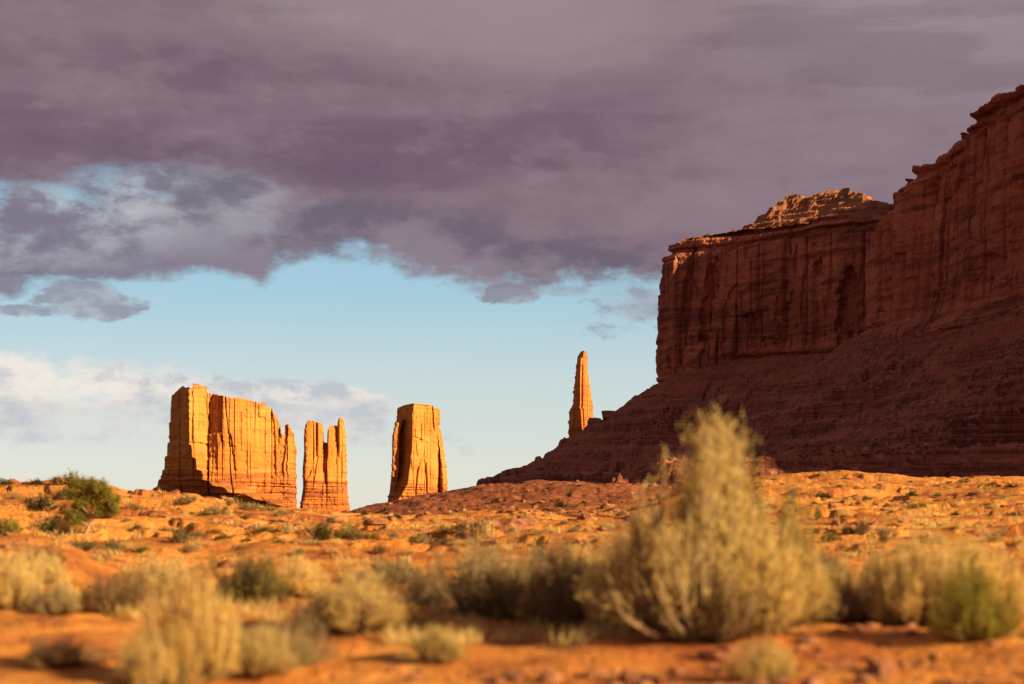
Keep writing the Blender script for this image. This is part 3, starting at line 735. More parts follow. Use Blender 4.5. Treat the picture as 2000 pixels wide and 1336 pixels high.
D1 = 2200.0
def dep_castle(px, py, L, Rr):
    C = 2.0 * perlin(py / 7.0, 0.5, 0, 77) + interp(py, [(745, 369), (800, 370), (868, 371), (871, 375), (893, 376), (896, 383), (917, 385), (920, 393), (937, 396), (940, 408), (949, 414), (951, 434), (958, 444), (962, 446), (965, 478), (975, 500), (990, 560), (1010, 576)])
    far = interp(py, [(745, 62), (900, 66), (960, 75), (1010, 80)])
    return pw(px, [(L, 95.0), (C, 0.0), (C + 22, 10), (C + 30, 16), (np.maximum(C + 36, 440), 22), (np.maximum(C + 40, 500), 52), (555, 74), (np.maximum(Rr, 566), 84)])
butte('butte', 'broad castle-like orange butte, widest of the sunlit far rocks, its left face in shadow', 'butte', D1, 1016,
      [(745, 345), (757, 344), (770, 335), (800, 333), (822, 333), (825, 330), (860, 331), (863, 327), (889, 326), (892, 322), (914, 321), (917, 317), (934, 315), (937, 309), (949, 307), (952, 300), (960, 295), (970, 282), (1016, 240)],
      [(745, 578), (880, 577), (930, 577), (1003, 580), (1016, 584)],
      [(335, 771), (341, 770), (343, 758), (349, 753), (355, 757), (360, 755), (368, 758), (370, 748), (376, 749), (383, 750), (385, 753), (397, 752), (400, 764), (406, 767),
       (420, 769), (440, 774), (455, 778), (466, 777), (480, 780), (497, 784), (506, 788), (508, 791), (510, 785), (519, 786), (520, 797), (523, 795), (529, 796), (531, 801),
       (535, 806), (540, 814), (546, 828), (550, 845), (553, 851), (556, 848), (556.5, 830), (559, 827.5), (565, 829), (568, 834), (570, 842), (574, 845), (577, 860), (578, 880)],
      dep_castle, 150.0, 3.0, 400, 300, 260, (0.36, 0.93))
D2 = 2350.0
def dep_coach(px, py, L, Rr):
    low = sstep(868, 905, py)
    one = pw(px, [(L, 24), (L + 4, 4), (620, 12), (640, 20), (660, 27), (Rr, 42)])
    return low * one + (1 - low) * pw(px, [(L, 24), (L + 2.5, 4), (614, 10), (617, 20), (621, 12), (629, 16), (632, 26), (639, 30), (641, 18), (655, 26), (659, 32), (663, 24), (Rr, 40)])
butte('butte', 'narrow twin-pronged orange rock tower with a notch between two pillars, right of the castle-like butte', 'butte', D2, 1016,
      [(815, 596), (822, 597), (850, 593.5), (880, 594), (915, 591), (950, 592), (965, 590), (985, 587), (1016, 580)],
      [(815, 673), (835, 674), (870, 676), (930, 677), (970, 679), (990, 682), (1016, 690)],
      [(595, 829), (598, 823), (600, 821), (612, 821), (618, 825), (627, 826), (629.5, 830), (630.5, 842), (631, 863), (638.5, 865), (639.5, 840), (642, 833), (647, 830.5), (655, 831), (658.5, 832), (659, 826), (661, 818), (664, 814.5), (668, 815), (671, 821), (672, 832), (673.5, 838)],
      dep_coach, 62.0, 2.4, 500, 200, 230, (0.40, 0.985))
D3 = 2500.0
def dep_mid(px, py, L, Rr):
    C = interp(py, [(785, 808), (840, 807), (880, 805), (920, 800), (945, 797), (965, 785), (985, 772), (1016, 765)])
    fin = sstep(816, 826, py) * sstep(945, 930, py)
    plain_ = pw(px, [(L, 55), (L + 3, 40), (C, 0), (C + 28, 24), (850, 40), (858, 62), (Rr - 8, 50), (Rr, 75)])
    finned = pw(px, [(L, 30), (L + 2, 5), (L + 13, 13), (L + 15, 38), (C, 0), (C + 28, 24), (850, 40), (858, 62), (Rr - 8, 50), (Rr, 75)])
    return plain_ + (finned - plain_) * fin

butte('butte', 'blocky flat-topped orange butte with one dark vertical face, between the tower and the spire', 'butte', D3, 1000,
      [(785, 779), (797, 776), (815, 775), (838, 769), (850, 766), (880, 766), (920, 765), (940, 763), (960, 761), (980, 757), (1000, 752)],
      [(785, 857), (797, 859), (822, 860), (836, 857), (845, 862), (870, 866), (900, 870), (925, 873), (1000, 874)],
      [(777, 797), (780, 794), (790, 791), (800, 789), (809, 787), (822, 788.5), (838, 790), (848, 794), (854, 797), (858, 803)],
      dep_mid, 95.0, 2.6, 600, 220, 240, (0.26, 0.90))
D4 = 1700.0
def dep_spire(px, py, L, Rr):
    C = L + (Rr - L) * interp(py, [(685, 0.62), (697, 0.55), (700, 0.34), (720, 0.36), (760, 0.36), (795, 0.36), (800, 0.48), (830, 0.52), (870, 0.60)])
    return pw(px, [(L, 22), (C, 0), (C + 3, 4.5), (C + 6, 4.0), (Rr, 16)])
butte('rock_spire', 'slender tall orange rock spire rising behind the dark talus beside the mesa', 'rock spire', D4, 900,
      [(685, 1132), (690, 1130), (697, 1128), (725, 1125), (760, 1121), (793, 1119), (798, 1114), (803, 1112.5), (830, 1111), (860, 1111), (900, 1106)],
      [(685, 1146), (697, 1147.5), (725, 1148), (745, 1151), (760, 1154), (790, 1157), (830, 1159), (840, 1160), (900, 1162)],
      [(1129, 696), (1130, 695), (1131, 690), (1133, 689.5), (1133.6, 686.5), (1139, 685.5), (1145, 685.5), (1147, 687), (1147.6, 692)],
      dep_spire, 30.0, 1.7, 700, 120, 300, (0.36, 0.99), 1.15, 0.4, M_SPIRE)

# ------------------------------------------------------------------ shrubs
rng = np.random.default_rng(7)
def tube_np(pts, rad, n=4):
    """verts, faces of a tapered tube"""
    pts = np.array(pts, float); k = len(pts)
    d = np.gradient(pts, axis=0); d /= np.linalg.norm(d, axis=1)[:, None] + 1e-9
    ref = np.array([0.31, 0.95, 0.05]); u = np.cross(d, ref); u /= np.linalg.norm(u, axis=1)[:, None] + 1e-9
    v = np.cross(d, u); a = np.linspace(0, 2 * math.pi, n, endpoint=False)
    r = np.asarray(rad)[:, None, None]
    V = pts[:, None] + r * (np.cos(a)[None, :, None] * u[:, None] + np.sin(a)[None, :, None] * v[:, None])
    return V.reshape(-1, 3), grid_faces(k, n, True)
class Acc:
    def __init__(s): s.v, s.f, s.n, s.tone = [], [], 0, []
    def add(s, v, f, tone=None):
        s.v.append(v); s.f.append(f + s.n); s.n += len(v)
        if tone is not None: s.tone.append(tone)
    def mesh(s, name, mat):
        me = mesh_np(name, np.vstack(s.v), np.vstack(s.f), mat)
        if s.tone:
            at = me.attributes.new('tone', 'FLOAT', 'POINT'); at.data.foreach_set('value', np.concatenate(s.tone).astype(np.float32))
        return me
def blades(acc, pos, dirs, length, width, tone, outward=None):
    """one thin two-triangle blade per position"""
    n = len(pos); d = dirs / (np.linalg.norm(dirs, axis=1)[:, None] + 1e-9)
    ref = rng.normal(size=(n, 3))
    if outward is not None: ref = ref * 0.45 + outward
    side = np.cross(d, ref); side /= np.linalg.norm(side, axis=1)[:, None] + 1e-9
    L = length[:, None]; W = width[:, None]
    tip = pos + d * L; mid = pos + d * L * 0.5
    V = np.stack([pos, mid + side * W, tip, mid - side * W], 1).reshape(-1, 3)
    f = np.arange(n * 4).reshape(n, 4)
    acc.add(V, f, np.repeat(tone, 4))
def shrub_meshes(kind, seed, nst, per, bl, bw, shape='dome', up=0.55):
    """a shrub one metre tall: stems from one root crown, blades along their outer two thirds"""
    global rng
    rng = np.random.default_rng(seed); fo, st = Acc(), Acc()
    lob = rng.uniform(0, 2 * math.pi, 4); la = rng.uniform(0.06, 0.26, 4)
    for i in range(nst):
        az = rng.uniform(0, 2 * math.pi)
        irr = 1 + sum(a * math.cos((k + 1) * az + p) for k, (a, p) in enumerate(zip(la, lob)))
        if shape == 'cone':
            h = rng.uniform(0.12, 1.0) ** 0.75; rr = (0.58 * (1.02 - h) ** 1.15 + 0.08 * (1 + math.sin(9 * h + 2 * az)) * (1 - h)) * math.sqrt(rng.uniform(0, 1)) * irr * rng.uniform(0.75, 1.25) + 0.025
        elif shape == 'dome':
            q = math.sqrt(rng.uniform(0, 1)); rr = 0.60 * q * irr; h = (math.sqrt(max(0.0, 1 - q * q * 0.93))) * rng.uniform(0.40, 1.0) * (0.55 + 0.45 * irr) * (1.22 if rng.uniform() < 0.10 else 1.0)
        else:  # wisp: few upright stems
            rr = 0.22 * math.sqrt(rng.uniform(0, 1)); h = rng.uniform(0.45, 1.0)
        tip = np.array([math.cos(az) * rr, math.sin(az) * rr, max(h, 0.08)])
        if shape == 'cone': tip[:2] += np.array([0.50, -0.87]) * 0.10 * h * h + rng.normal(0, 0.05, 2)
        root = np.array([math.cos(az) * rr * 0.18, math.sin(az) * rr * 0.18, -0.03])
        k = 5; s = np.linspace(0, 1, k)[:, None]
        bend = np.array([math.cos(az), math.sin(az), 0]) * rr * 0.25
        pts = root + (tip - root) * s + bend * (4 * s * (1 - s)) + rng.normal(0, 0.012, (k, 3)) * s
        v, f = tube_np(pts, np.linspace(0.013, 0.003, k) * rng.uniform(0.7, 1.5), 3); st.add(v, f)
        n = int(per * rng.uniform(0.6, 1.4)); q = rng.uniform(0.22, 1.0, n) ** 0.7
        base = np.stack([np.interp(q, s[:, 0], pts[:, c]) for c in range(3)], -1)
        base = base + rng.normal(0, 0.020, (n, 3)) * (0.6 + q[:, None])
        axis = (tip - root) / np.linalg.norm(tip - root)
        out = rng.normal(0, 1, (n, 3)); out /= np.linalg.norm(out, axis=1)[:, None]
        dirs = axis * up + out * (1 - up) + np.array([0, 0, 0.12])
        tone = np.clip(0.15 + 0.6 * rng.uniform(0, 1) * 0.6 + 0.55 * rng.uniform(0, 1, n) * q + rng.normal(0, 0.08, n), 0, 1)
        base[:, 2] = np.maximum(base[:, 2], 0.005)
        ow = (base - np.array([0, 0, 0.25])) * np.array([1, 1, 0.6]); ow /= np.linalg.norm(ow, axis=1)[:, None] + 1e-6
        blades(fo, base, dirs, rng.uniform(0.6, 1.4, n) * bl, rng.uniform(0.7, 1.3, n) * bw, tone, ow)
    return fo.mesh(kind + '_foliage', LM[kind]), st.mesh(kind + '_stems', M_STEM)

NEAR = {}
for k, (nst, per, bl, bw, sh, up) in {
    'straw': (230, 60, 0.075, 0.0045, 'dome', 0.62), 'sage': (200, 60, 0.050, 0.0070, 'dome', 0.45), 'olive': (190, 60, 0.055, 0.0065, 'dome', 0.5),
    'green': (200, 65, 0.060, 0.0060, 'dome', 0.6), 'brown': (200, 45, 0.060, 0.0045, 'dome', 0.5)}.items():
    NEAR[k] = [shrub_meshes(k, 11 + 3 * i + 50 * list(LM).index(k), nst, per, bl, bw, sh, up) for i in range(3)]
NEAR['cone'] = [shrub_meshes('straw', 901, 210, 58, 0.055, 0.0030, 'cone', 0.6)]
NEAR['wisp'] = [shrub_meshes('green', 911, 26, 60, 0.060, 0.0045, 'wisp', 0.5)]
FAR = {}
for k in LM:
    FAR[k] = [shrub_meshes(k, 301 + 7 * i + 40 * list(LM).index(k), 70, 22, 0.11, 0.016, 'dome', 0.5) for i in range(3)]
_count = {}
KINDNAME = {'straw': 'rabbitbrush', 'sage': 'sagebrush', 'olive': 'desert_shrub', 'green': 'desert_shrub', 'brown': 'dry_shrub', 'dark': 'juniper_shrub', 'cone': 'rabbitbrush', 'wisp': 'desert_shrub'}
def put_shrub(kind, px, py, h_px, w_px, label, group, near=True, parts=True, pos=None):
    lib = (NEAR if near else FAR)[kind]; i = _count.get((kind, near), 0); _count[(kind, near)] = i + 1
    fo, st = lib[i % len(lib)]
    x, y, z = pos or along(px, py)
    h = h_px * K * y; w = w_px * K * y
    wid = {'cone': 1.0, 'wisp': 0.5}.get(kind, 1.2)
    sc = (w / wid, w / wid, h); rz = (i * 2.39 + px * 0.01) % (2 * math.pi)
    nm = KINDNAME[kind]
    if parts:
        t = thing(nm, label, 'shrub', (x, y, z - 0.02 * h), group, rz); t.scale = sc
        obj('foliage', fo, t); obj('stems', st, t)
    else:
        t = obj(nm, fo, None, (x, y, z - 0.03 * h)); t.rotation_euler = (0, 0, rz); t.scale = sc
        tag(t, label, 'shrub', group)
    return t

FG = 'shrubs along the near roadside'
for kind, px, py, h, w, lab in [
    ('cone', 1362, 1235, 425, 420, 'tallest pale golden bush, cone shaped, in the near middle right, peak overlapping the mesa slope'),
    ('straw', 1250, 1225, 250, 260, 'pale golden bush against the left flank of the tall cone-shaped bush'),
    ('straw', 1460, 1228, 260, 250, 'pale golden bush against the right flank of the tall cone-shaped bush'),
    ('brown', 1130, 1222, 190, 230, 'brown twiggy bush with a dark hollow left of the tall golden cone'),
    ('brown', 1385, 1250, 170, 230, 'low brown bush in front of the foot of the tall golden cone'),
    ('sage', 960, 1205, 165, 240, 'grey olive bush, broad, left of the brown twiggy bush at centre'),
    ('straw', 705, 1232, 128, 280, 'broad rounded pale golden bush left of centre in the near row'),
    ('olive', 490, 1180, 105, 170, 'dark olive bush behind and between the two palest bushes at left'),
    ('straw', 375, 1330, 235, 150, 'tall pale tan bush at lower left, right above the bottom edge'),
    ('straw', 300, 1345, 120, 170, 'low spreading tan bush at the bottom edge, lower left'),
    ('brown', 225, 1195, 90, 170, 'brown bush left of the tall pale tan bush at lower left'),
    ('straw', 20, 1190, 120, 150, 'pale straw bush cut by the left edge of the picture'),
    ('sage', 110, 1200, 70, 110, 'small grey bush between the straw bush at the left edge and a brown bush'),
    ('straw', 1790, 1222, 190, 200, 'pale yellow bush, tall, at right in the near row'),
    ('green', 1905, 1248, 160, 170, 'greenest yellow-green bush in the near row at far right'),
    ('straw', 1890, 1190, 160, 170, 'straw yellow bush standing behind the greenest bush at right'),
    ('brown', 1655, 1212, 95, 190, 'low dark brown bush between the tall golden bushes and the pale yellow bush at right'),
    ('brown', 1990, 1175, 85, 110, 'brown bush cut by the right edge of the picture'),
    ('wisp', 1548, 1165, 225, 110, 'thin wispy green plant just right of the tall golden cone'),
    ('wisp', 1450, 1190, 350, 90, 'thin pale green stalks sticking up at the right shoulder of the golden cone'),
    ('olive', 1560, 1200, 90, 150, 'low olive bush at the foot of the thin wispy plant'),
    ('straw', 855, 1290, 70, 120, 'small straw tuft on open orange soil near the bottom, left of centre'),
    ('sage', 560, 1300, 90, 170, 'dusty grey brown bush near the bottom edge, left of centre'),
    ('straw', 1490, 1330, 90, 110, 'small pale green-gold tuft near the bottom edge under the golden cone'),
    ('brown', 620, 1240, 70, 140, 'small brown bush in front of the broad rounded golden bush'),
    ('straw', 480, 1320, 120, 190, 'low tan bush at the bottom edge just right of the tall pale tan bush'),
    ('brown', 110, 1300, 60, 190, 'low dark brown shrub on bare soil in the lower left corner'),
    ('straw', 75, 1140, 70, 120, 'pale straw bush behind the small grey bush at far left'),
    ('straw', 590, 1165, 85, 140, 'straw bush peeking out behind the left end of the broad rounded golden bush'),
    ('brown', 835, 1180, 80, 120, 'brown bush filling the gap between the broad golden bush and the broad grey olive bush'),
    ('straw', 1060, 1215, 120, 130, 'pale straw bush between the broad grey olive bush and the brown twiggy bush'),
    ('straw', 1700, 1190, 110, 150, 'straw bush on the left side of the tall pale yellow bush at right'),
    ('sage', 1600, 1150, 80, 150, 'grey tan bush behind the low dark brown bush at right'),
    ('straw', 300, 1165, 80, 130, 'straw bush just behind the tall pale tan bush at lower left'),
    ('straw', 1150, 1150, 90, 160, 'straw bush rising behind the brown twiggy bush'),
    ('sage', 760, 1140, 60, 120, 'dusty tan bush behind the right end of the broad rounded golden bush'),
    ('olive', 1080, 1160, 100, 150, 'olive bush behind the brown twiggy bush at centre'),
]:
    put_shrub(kind, px, py, h, w, lab, FG)

MG = 'shrubs dotted over the middle ground'
Z1 = 'small dusty shrub among others on the sunny orange slope below the far buttes'
Z2 = 'small shrub on the orange crest between the far buttes and the near bushes'
Z3 = 'small dark shrub dotted on the dark red hill in front of the spire'
Z4 = 'small shrub dotted over the pale orange ridge below the mesa at right'
Z5 = 'small shrub on the left mound around the gnarled tree'
for kind, px, py, h, w, lab in [
    ('dark', 8, 957, 16, 26, 'dark round shrub on the skyline at the left edge'), ('dark', 72, 948, 14, 30, 'dark flat shrub on the left mound skyline, left of the golden one'),
    ('brown', 112, 946, 18, 34, 'brown shrub on the mound skyline touching the golden one'), ('green', 140, 950, 26, 44, 'golden yellow shrub on top of the left mound beside the gnarled tree'),
    ('dark', 82, 998, 36, 60, 'large dark green shrub on the shaded side of the left mound'), ('green', 14, 1042, 40, 60, 'bright yellow-green bush at the left edge above the smooth mound'),
    ('dark', 100, 1042, 36, 60, 'dark shrub in the shadow left of the gnarled tree trunk'), ('straw', 126, 1040, 30, 26, 'tan tuft at the foot of the gnarled tree, left of its trunk'),
    ('olive', 85, 1110, 44, 90, 'olive bush on the smooth orange mound at left'), ('brown', 12, 1106, 24, 44, 'low brown bush on the smooth mound at the left edge'),
    ('olive', 165, 1076, 26, 66, Z5), ('olive', 215, 1082, 32, 44, Z5), ('brown', 198, 1098, 24, 44, Z5), ('straw', 245, 1076, 18, 26, Z5), ('sage', 258, 996, 14, 34, Z5), ('brown', 60, 985, 16, 30, Z5), ('sage', 30, 975, 12, 24, Z5), ('olive', 130, 975, 26, 40, Z5), ('olive', 210, 1012, 30, 40, Z5),
    ('sage', 365, 988, 20, 46, Z1), ('sage', 420, 1005, 22, 42, Z1), ('olive', 402, 1008, 12, 30, Z1), ('sage', 455, 990, 17, 32, Z1), ('sage', 492, 996, 18, 50, Z1), ('sage', 525, 1000, 16, 32, Z1), ('sage', 552, 1008, 16, 30, Z1),
    ('olive', 350, 1060, 28, 52, 'biggest olive shrub on the open sunny slope left of centre'), ('sage', 386, 1046, 12, 30, Z1), ('brown', 425, 1048, 14, 26, Z1), ('olive', 438, 1054, 12, 30, Z1), ('brown', 320, 1038, 10, 20, Z1), ('olive', 515, 1050, 14, 36, Z1), ('straw', 560, 1046, 22, 34, Z1), ('sage', 600, 1048, 13, 30, Z1),
    ('olive', 630, 1054, 42, 64, 'broad olive green shrub right below the narrow twin-pronged tower'), ('green', 678, 1050, 30, 44, 'yellow-green shrub touching the broad olive one below the twin-pronged tower'), ('brown', 697, 1054, 20, 32, Z2), ('sage', 618, 1066, 10, 30, Z1), ('olive', 585, 1083, 15, 26, Z1), ('straw', 655, 1064, 15, 22, Z1), ('straw', 290, 1088, 12, 36, Z1), ('brown', 470, 1075, 12, 24, Z1), ('sage', 300, 1012, 8, 18, Z1), ('olive', 480, 1018, 9, 20, Z1),
    ('dark', 713, 1010, 12, 15, Z3), ('dark', 757, 1018, 14, 22, Z3), ('dark', 776, 1016, 12, 18, Z3), ('dark', 753, 999, 8, 10, Z3), ('dark', 860, 997, 7, 8, Z3), ('dark', 890, 1003, 8, 10, Z3), ('olive', 915, 965, 8, 18, Z3), ('dark', 969, 983, 14, 20, Z3), ('dark', 1094, 993, 19, 28, 'largest dark bush on the dark red hill under the spire'), ('dark', 1112, 972, 14, 12, Z3), ('dark', 1062, 981, 6, 8, Z3), ('dark', 1077, 981, 6, 8, Z3), ('dark', 830, 1010, 6, 8, Z3), ('dark', 1010, 1000, 7, 10, Z3), ('dark', 1140, 985, 8, 12, Z3), ('dark', 800, 990, 5, 7, Z3), ('dark', 935, 998, 6, 9, Z3),
    ('olive', 706, 1052, 16, 36, Z2), ('brown', 732, 1052, 14, 20, Z2), ('sage', 770, 1056, 19, 30, Z2), ('sage', 818, 1060, 23, 46, 'rounded grey sage shrub on the crest right of centre-left, below the flat-topped butte'), ('straw', 868, 1054, 20, 38, Z2), ('dark', 870, 1038, 14, 24, Z2), ('olive', 900, 1044, 20, 30, Z2), ('brown', 925, 1050, 38, 38, 'dark brown leafless shrub left of the pale boulder ledge'), ('sage', 930, 1066, 14, 24, Z2), ('brown', 886, 1080, 17, 28, Z2), ('straw', 892, 1064, 10, 32, Z2), ('brown', 742, 1083, 22, 30, Z2), ('green', 1032, 1034, 22, 42, 'yellow-green shrub in front of the pale boulder ledge'), ('sage', 998, 1042, 15, 26, Z2), ('straw', 1075, 1038, 12, 20, Z2), ('straw', 950, 1052, 40, 32, 'upright straw bush right of the dark leafless shrub'), ('sage', 1050, 1055, 12, 22, Z2), ('brown', 850, 1075, 10, 20, Z2), ('sage', 1120, 1040, 14, 26, Z2), ('straw', 1180, 1032, 16, 30, Z2),
    ('straw', 1515, 936, 6, 22, Z4), ('straw', 1606, 932, 9, 16, Z4), ('olive', 1640, 954, 8, 18, Z4), ('olive', 1605, 972, 14, 28, Z4), ('dark', 1614, 980, 12, 30, Z4), ('olive', 1692, 978, 12, 20, Z4), ('dark', 1780, 970, 14, 30, 'dark round bush in the dip of the pale ridge at right'), ('straw', 1775, 956, 7, 22, Z4), ('green', 1800, 993, 16, 22, Z4), ('straw', 1840, 947, 6, 12, Z4), ('sage', 1880, 945, 9, 20, Z4), ('straw', 1920, 948, 8, 26, Z4), ('dark', 1972, 954, 11, 24, Z4), ('straw', 1995, 948, 7, 16, Z4), ('dark', 1866, 1008, 10, 22, Z4), ('straw', 1900, 1008, 9, 22, Z4), ('olive', 1980, 1008, 11, 32, Z4), ('sage', 1930, 1002, 8, 16, Z4),
    ('green', 1598, 1018, 27, 18, 'upright yellow-green shrub on the slope right of the wispy plant'), ('olive', 1590, 988, 8, 16, Z4), ('sage', 1760, 998, 8, 12, Z4), ('olive', 1742, 1002, 7, 12, Z4), ('olive', 1655, 1043, 20, 26, Z4), ('brown', 1685, 1043, 32, 30, 'brown green shrub on the slope behind the near bushes at right'), ('brown', 1725, 1062, 23, 24, Z4), ('green', 1866, 1036, 11, 22, Z4), ('brown', 1612, 1026, 6, 12, Z4), ('straw', 1560, 960, 7, 18, Z4), ('straw', 1500, 950, 8, 20, Z4), ('olive', 1540, 985, 9, 20, Z4), ('sage', 1960, 975, 8, 18, Z4), ('olive', 1830, 980, 7, 16, Z4), ('straw', 1730, 938, 6, 14, Z4), ('straw', 1690, 935, 5, 14, Z4), ('sage', 1955, 1045, 14, 30, Z4), ('straw', 1810, 1050, 16, 34, Z4),
]:
    put_shrub(kind, px, py, h, w, lab, MG if lab not in () else None, near=False, parts=h >= 20)

_r = random.Random(4)
for (x0, x1, f0, f1, n, lab, ks) in ((240, 700, 1.0, 1.0, 34, Z1, ('sage', 'olive', 'straw', 'brown')), (700, 1200, 1.0, 1.0, 22, Z2, ('sage', 'olive', 'straw', 'straw', 'brown')),
                                     (1480, 2000, 1.0, 1.0, 34, Z4, ('sage', 'olive', 'straw', 'straw')), (690, 1180, 2.0, 2.0, 16, Z3, ('dark', 'olive', 'dark'))):
    for i in range(n):
        px = _r.uniform(x0, x1)
        lo = interp(px, [(240, 985), (550, 1010), (700, 1026), (1000, 1012), (1200, 1030), (1480, 945), (2000, 948)]) if f0 == 1.0 else interp(px, [(690, 1003), (800, 984), (945, 960), (1180, 960)])
        hi = 1085 if f0 == 1.0 else 1005
        py = lo + (hi - lo) * _r.random() ** 1.6
        w = _r.uniform(10, 24) * (0.6 + 0.012 * (py - lo)) * (1.0 if f0 == 1.0 else 0.5)
        put_shrub(_r.choice(ks), px, py, w * _r.uniform(0.4, 0.7), w, lab, MG, near=False, parts=False)

# ------------------------------------------------------------------ gnarled juniper at left
def build_tree():
    global rng
    rng = np.random.default_rng(77)
    x, y, z = along(174, 1044)
    u = K * y                       # metres per photograph pixel here
    t = thing('juniper_tree', 'gnarled juniper with a pale twisted trunk and thin crown on the left mound', 'tree', (x, y, z))
    tr, cr = Acc(), Acc()
    def limb(pts, r0, r1, n=6, acc=tr):
        pts = np.array(pts, float) * u; k = 14
        s = np.linspace(0, 1, len(pts)); q = np.linspace(0, 1, k)
        c = np.stack([np.interp(q, s, pts[:, i]) for i in range(3)], -1)
        c[1:-1] += rng.normal(0, 0.5 * u, (k - 2, 3))
        c = np.vstack([c[:1], (c[:-2] + 2 * c[1:-1] + c[2:]) / 4, c[-1:]])
        v, f = tube_np(c, np.linspace(r0, r1, k) * u, n); acc.add(v, f); return c
    limb([(-8, 0, -4), (-2, 0, 8), (4, 1, 22), (2, 0, 40), (6, 1, 56)], 4.2, 2.4, 8)
    limb([(14, -1, 2), (8, 0, 8), (4, 0, 16)], 2.6, 1.8)
    tips = []
    for p in ([(4, 0, 22), (-8, 4, 38), (-22, 2, 58), (-40, 3, 72)], [(4, 0, 40), (14, -3, 58), (30, -2, 76), (44, 0, 84)], [(6, 1, 56), (2, 2, 74), (8, 0, 98)], [(4, 0, 30), (20, 5, 44), (40, 3, 54), (54, 3, 60)],
              [(4, 0, 34), (-14, -6, 52), (-26, -4, 80), (-34, -2, 96)], [(6, 1, 56), (20, 3, 80), (26, 2, 100)], [(2, 0, 20), (-16, 3, 26), (-36, 4, 34), (-48, 2, 36)], [(2, 0, 14), (-14, -5, 22), (-30, -6, 22), (-42, -5, 18)], [(2, 0, 26), (-10, 5, 40), (-24, 6, 46), (-38, 6, 50)], [(4, 0, 26), (18, -6, 36), (34, -8, 42), (46, -8, 40)], [(6, 0, 50), (-6, 2, 76), (-14, 1, 100)]):
        c = limb(p, 2.0, 0.5, 5); tips.append(c)
        for k in range(5):
            i = rng.integers(5, 13); e = c[i] / u + rng.normal(0, 1, 3) * np.array([11, 9, 8]) + np.array([0, 0, 5])
            tips.append(limb([c[i] / u, (c[i] / u + e) / 2 + rng.normal(0, 2, 3), e], 0.8, 0.25, 4))
    for c in tips:
        for i in range(5, len(c)):
            if rng.uniform() < 0.25: continue
            n = int(rng.uniform(50, 110)); b = c[i] + rng.normal(0, 4.2 * u, (n, 3))
            d = rng.normal(0, 1, (n, 3)) + np.array([0, 0, 0.6])
            tone = np.clip(rng.uniform(0.1, 0.7) + rng.normal(0, 0.15, n), 0, 1)
            blades(cr, b, d, rng.uniform(2.0, 4.5, n) * u, rng.uniform(0.5, 0.9, n) * u, tone)
    obj('trunk', tr.mesh('juniper_trunk', M_BARK), t)
    obj('crown', cr.mesh('juniper_crown', LM['green']), t)
build_tree()

# ------------------------------------------------------------------ boulders
def rock_mesh(seed, sub=3):
    import bmesh
    bm = bmesh.new(); bmesh.ops.create_icosphere(bm, subdivisions=sub, radius=1.0)
    v = np.array([p.co[:] for p in bm.verts])
    f1, f2, cid = voro(v[:, 0] * 1.3 + seed, v[:, 1] * 1.3 + v[:, 2] * 0.9, seed)
    k = 1 + 0.35 * fbm(v[:, 0] * 1.1 + seed, v[:, 1] * 1.1, v[:, 2] * 1.1, 3, .5, seed) + 0.22 * (cid - .5)
    v = v * k[:, None]; v[:, 2] = np.clip(v[:, 2], -0.5, 0.72)
    for p, c in zip(bm.verts, v): p.co = c
    me = bpy.data.meshes.new('boulder'); bm.to_mesh(me); bm.free(); me.materials.append(M_BOULDER)
    return me
ROCKS = [rock_mesh(s) for s in (3, 14, 25, 36)]
# pale ledge of boulders on the crest right of centre
for i, (px, py, h, w, lab) in enumerate([
    (985, 1028, 24, 110, 'long flat pale orange boulder on the crest below the spire'),
    (1030, 1024, 26, 38, 'rounded pale boulder at the right end of the flat boulder ledge'),
    (920, 1026, 14, 34, 'small angular boulder at the left end of the flat boulder ledge'),
    (660, 1018, 9, 46, 'low flat orange slab under the twin-pronged tower'),
    (735, 1026, 10, 64, 'low flat orange slab on the crest left of the flat-topped butte'),
]):
    x, y, z = along(px, py); o = obj('boulder', ROCKS[i % 4], None, (x, y, z)); o.scale = (w * K * y / 2, w * K * y / 2.6, h * K * y / 1.1); o.rotation_euler = (0, 0, 0.3 * i)
    tag(o, lab, 'boulder', 'boulders on the crest')

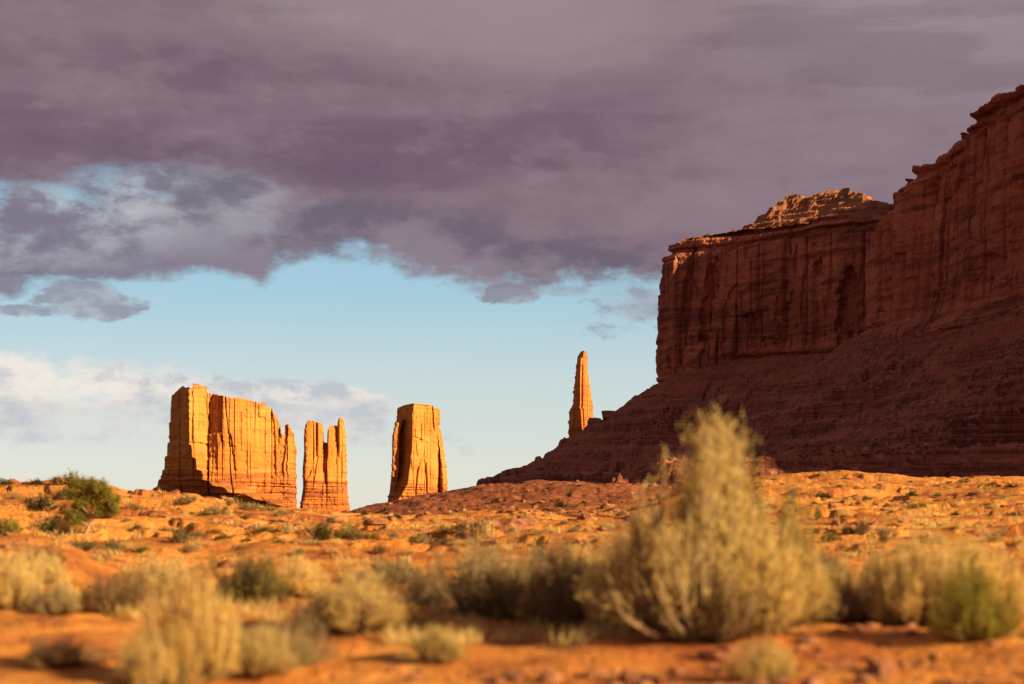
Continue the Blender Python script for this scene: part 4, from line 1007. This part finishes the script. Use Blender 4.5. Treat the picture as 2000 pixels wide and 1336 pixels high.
def on_talus(px, py):
    pxs, ys, z = TAL[0]; j = int(np.argmin(np.abs(pxs - px)))
    p = PY0 - (z[:, j] - ZC) / (K * ys); i = np.nonzero(p <= py)[0]
    i = int(i[0]) if len(i) else int(np.argmin(p))
    return (px - 1000) * K * ys[i], ys[i], z[i, j]
TB = 'boulders fallen on the dark slope of the mesa'
for i, (px, py, w, lab) in enumerate([
    (1190, 806, 26, 'blocky boulder highest on the skyline of the dark slope left of the mesa cliff'), (1162, 828, 30, 'boulder on the skyline of the dark slope just right of the spire foot'),
    (1052, 900, 14, 'small boulder on the skyline low on the dark slope left of the spire'), (1712, 866, 26, 'largest grey boulder in the rubble streak below the mesa at right'),
    (1845, 836, 18, 'boulder beside the red bench at the far right'),
] + [(px, py, w, 'boulder scattered on the dark lower slope of the mesa') for px, py, w in (
    (1640, 880, 14), (1660, 893, 16), (1690, 880, 18), (1735, 858, 14), (1590, 900, 12), (1620, 905, 18), (1760, 845, 16), (1790, 838, 12), (1555, 915, 12), (1700, 905, 10), (1575, 880, 9), (1810, 850, 12), (1530, 870, 9),
    (1500, 905, 11), (1260, 820, 12), (1215, 850, 10), (1300, 800, 12), (1560, 800, 9), (1650, 770, 9), (1480, 760, 8), (1730, 730, 9), (1850, 760, 9), (1400, 790, 10), (1150, 890, 10), (1100, 905, 9))]):
    x, y, z = on_talus(px, py); w = w * K * y
    o = obj('boulder', ROCKS[(i * 3 + 1) % 4], None, (x, y, z - 0.12 * w)); o.scale = (w * 0.5, w * 0.5, w * (0.5 + 0.1 * (i % 3))); o.rotation_euler = (0.1 * (i % 3), 0.15 * (i % 2), 1.7 * i)
    tag(o, lab, 'boulder', TB)

def scatter_stones():
    """loose stones too many to count, one object"""
    global rng
    rng = np.random.default_rng(5); acc = Acc()
    t = (1 + 5 ** .5) / 2
    iv = np.array([(-1, t, 0), (1, t, 0), (-1, -t, 0), (1, -t, 0), (0, -1, t), (0, 1, t), (0, -1, -t), (0, 1, -t), (t, 0, -1), (t, 0, 1), (-t, 0, -1), (-t, 0, 1)]) / 1.9
    fc = np.array([(0,11,5),(0,5,1),(0,1,7),(0,7,10),(0,10,11),(1,5,9),(5,11,4),(11,10,2),(10,7,6),(7,1,8),(3,9,4),(3,4,2),(3,2,6),(3,6,8),(3,8,9),(4,9,5),(2,4,11),(6,2,10),(8,6,7),(9,8,1)])
    n = 7000
    px = rng.uniform(-150, 2150, n); y = np.exp(rng.uniform(math.log(9), math.log(330), n)); x = (px - 1000) * K * y
    keep = fbm(x / 6, y / 6, 0, 3, .5, 61) > 0.10; x, y = x[keep], y[keep]; z = ground_z(x, y); n = len(x)
    s = np.exp(rng.normal(0, 0.55, n)) * np.clip(0.016 + 0.0011 * y, 0.02, 0.26)
    ang = rng.uniform(0, 6.28, n)
    for i in range(n):
        v = iv * rng.uniform(0.6, 1.3, (12, 1)) * np.array([1.25, 0.9, 0.6]) * s[i]
        c, q = math.cos(ang[i]), math.sin(ang[i]); v = np.stack([v[:, 0] * c - v[:, 1] * q, v[:, 0] * q + v[:, 1] * c, v[:, 2]], -1)
        acc.add(v + (x[i], y[i], z[i] + s[i] * 0.15), fc)
    o = obj('loose_stones', acc.mesh('loose_stones', M_BOULDER)); o['kind'] = 'stuff'
    tag(o, 'loose stones strewn over the orange soil', 'stones')
scatter_stones()

def scatter_grass():
    global rng
    rng = np.random.default_rng(15); acc = Acc()
    n = 2600
    px = rng.uniform(-150, 2150, n); y = np.exp(rng.uniform(math.log(13), math.log(95), n)); x = (px - 1000) * K * y
    keep = fbm(x / 3, y / 3, 0, 3, .5, 62) > 0.02; x, y = x[keep], y[keep]; z = ground_z(x, y)
    for X, Y, Zz in zip(x, y, z):
        m = int(rng.uniform(14, 40)); b = np.array([X, Y, Zz]) + rng.normal(0, 0.05, (m, 3)) * np.array([1, 1, 0])
        d = rng.normal(0, 0.5, (m, 3)) + np.array([0, 0, 1.0])
        blades(acc, b, d, rng.uniform(0.05, 0.20, m), np.full(m, 0.003 + 0.00012 * Y), np.clip(rng.uniform(0.2, .8) + rng.normal(0, .15, m), 0, 1))
    o = obj('dry_grass', acc.mesh('dry_grass', LM['straw'])); o['kind'] = 'stuff'
    tag(o, 'sparse dry grass tufts over the orange soil', 'grass')
scatter_grass()
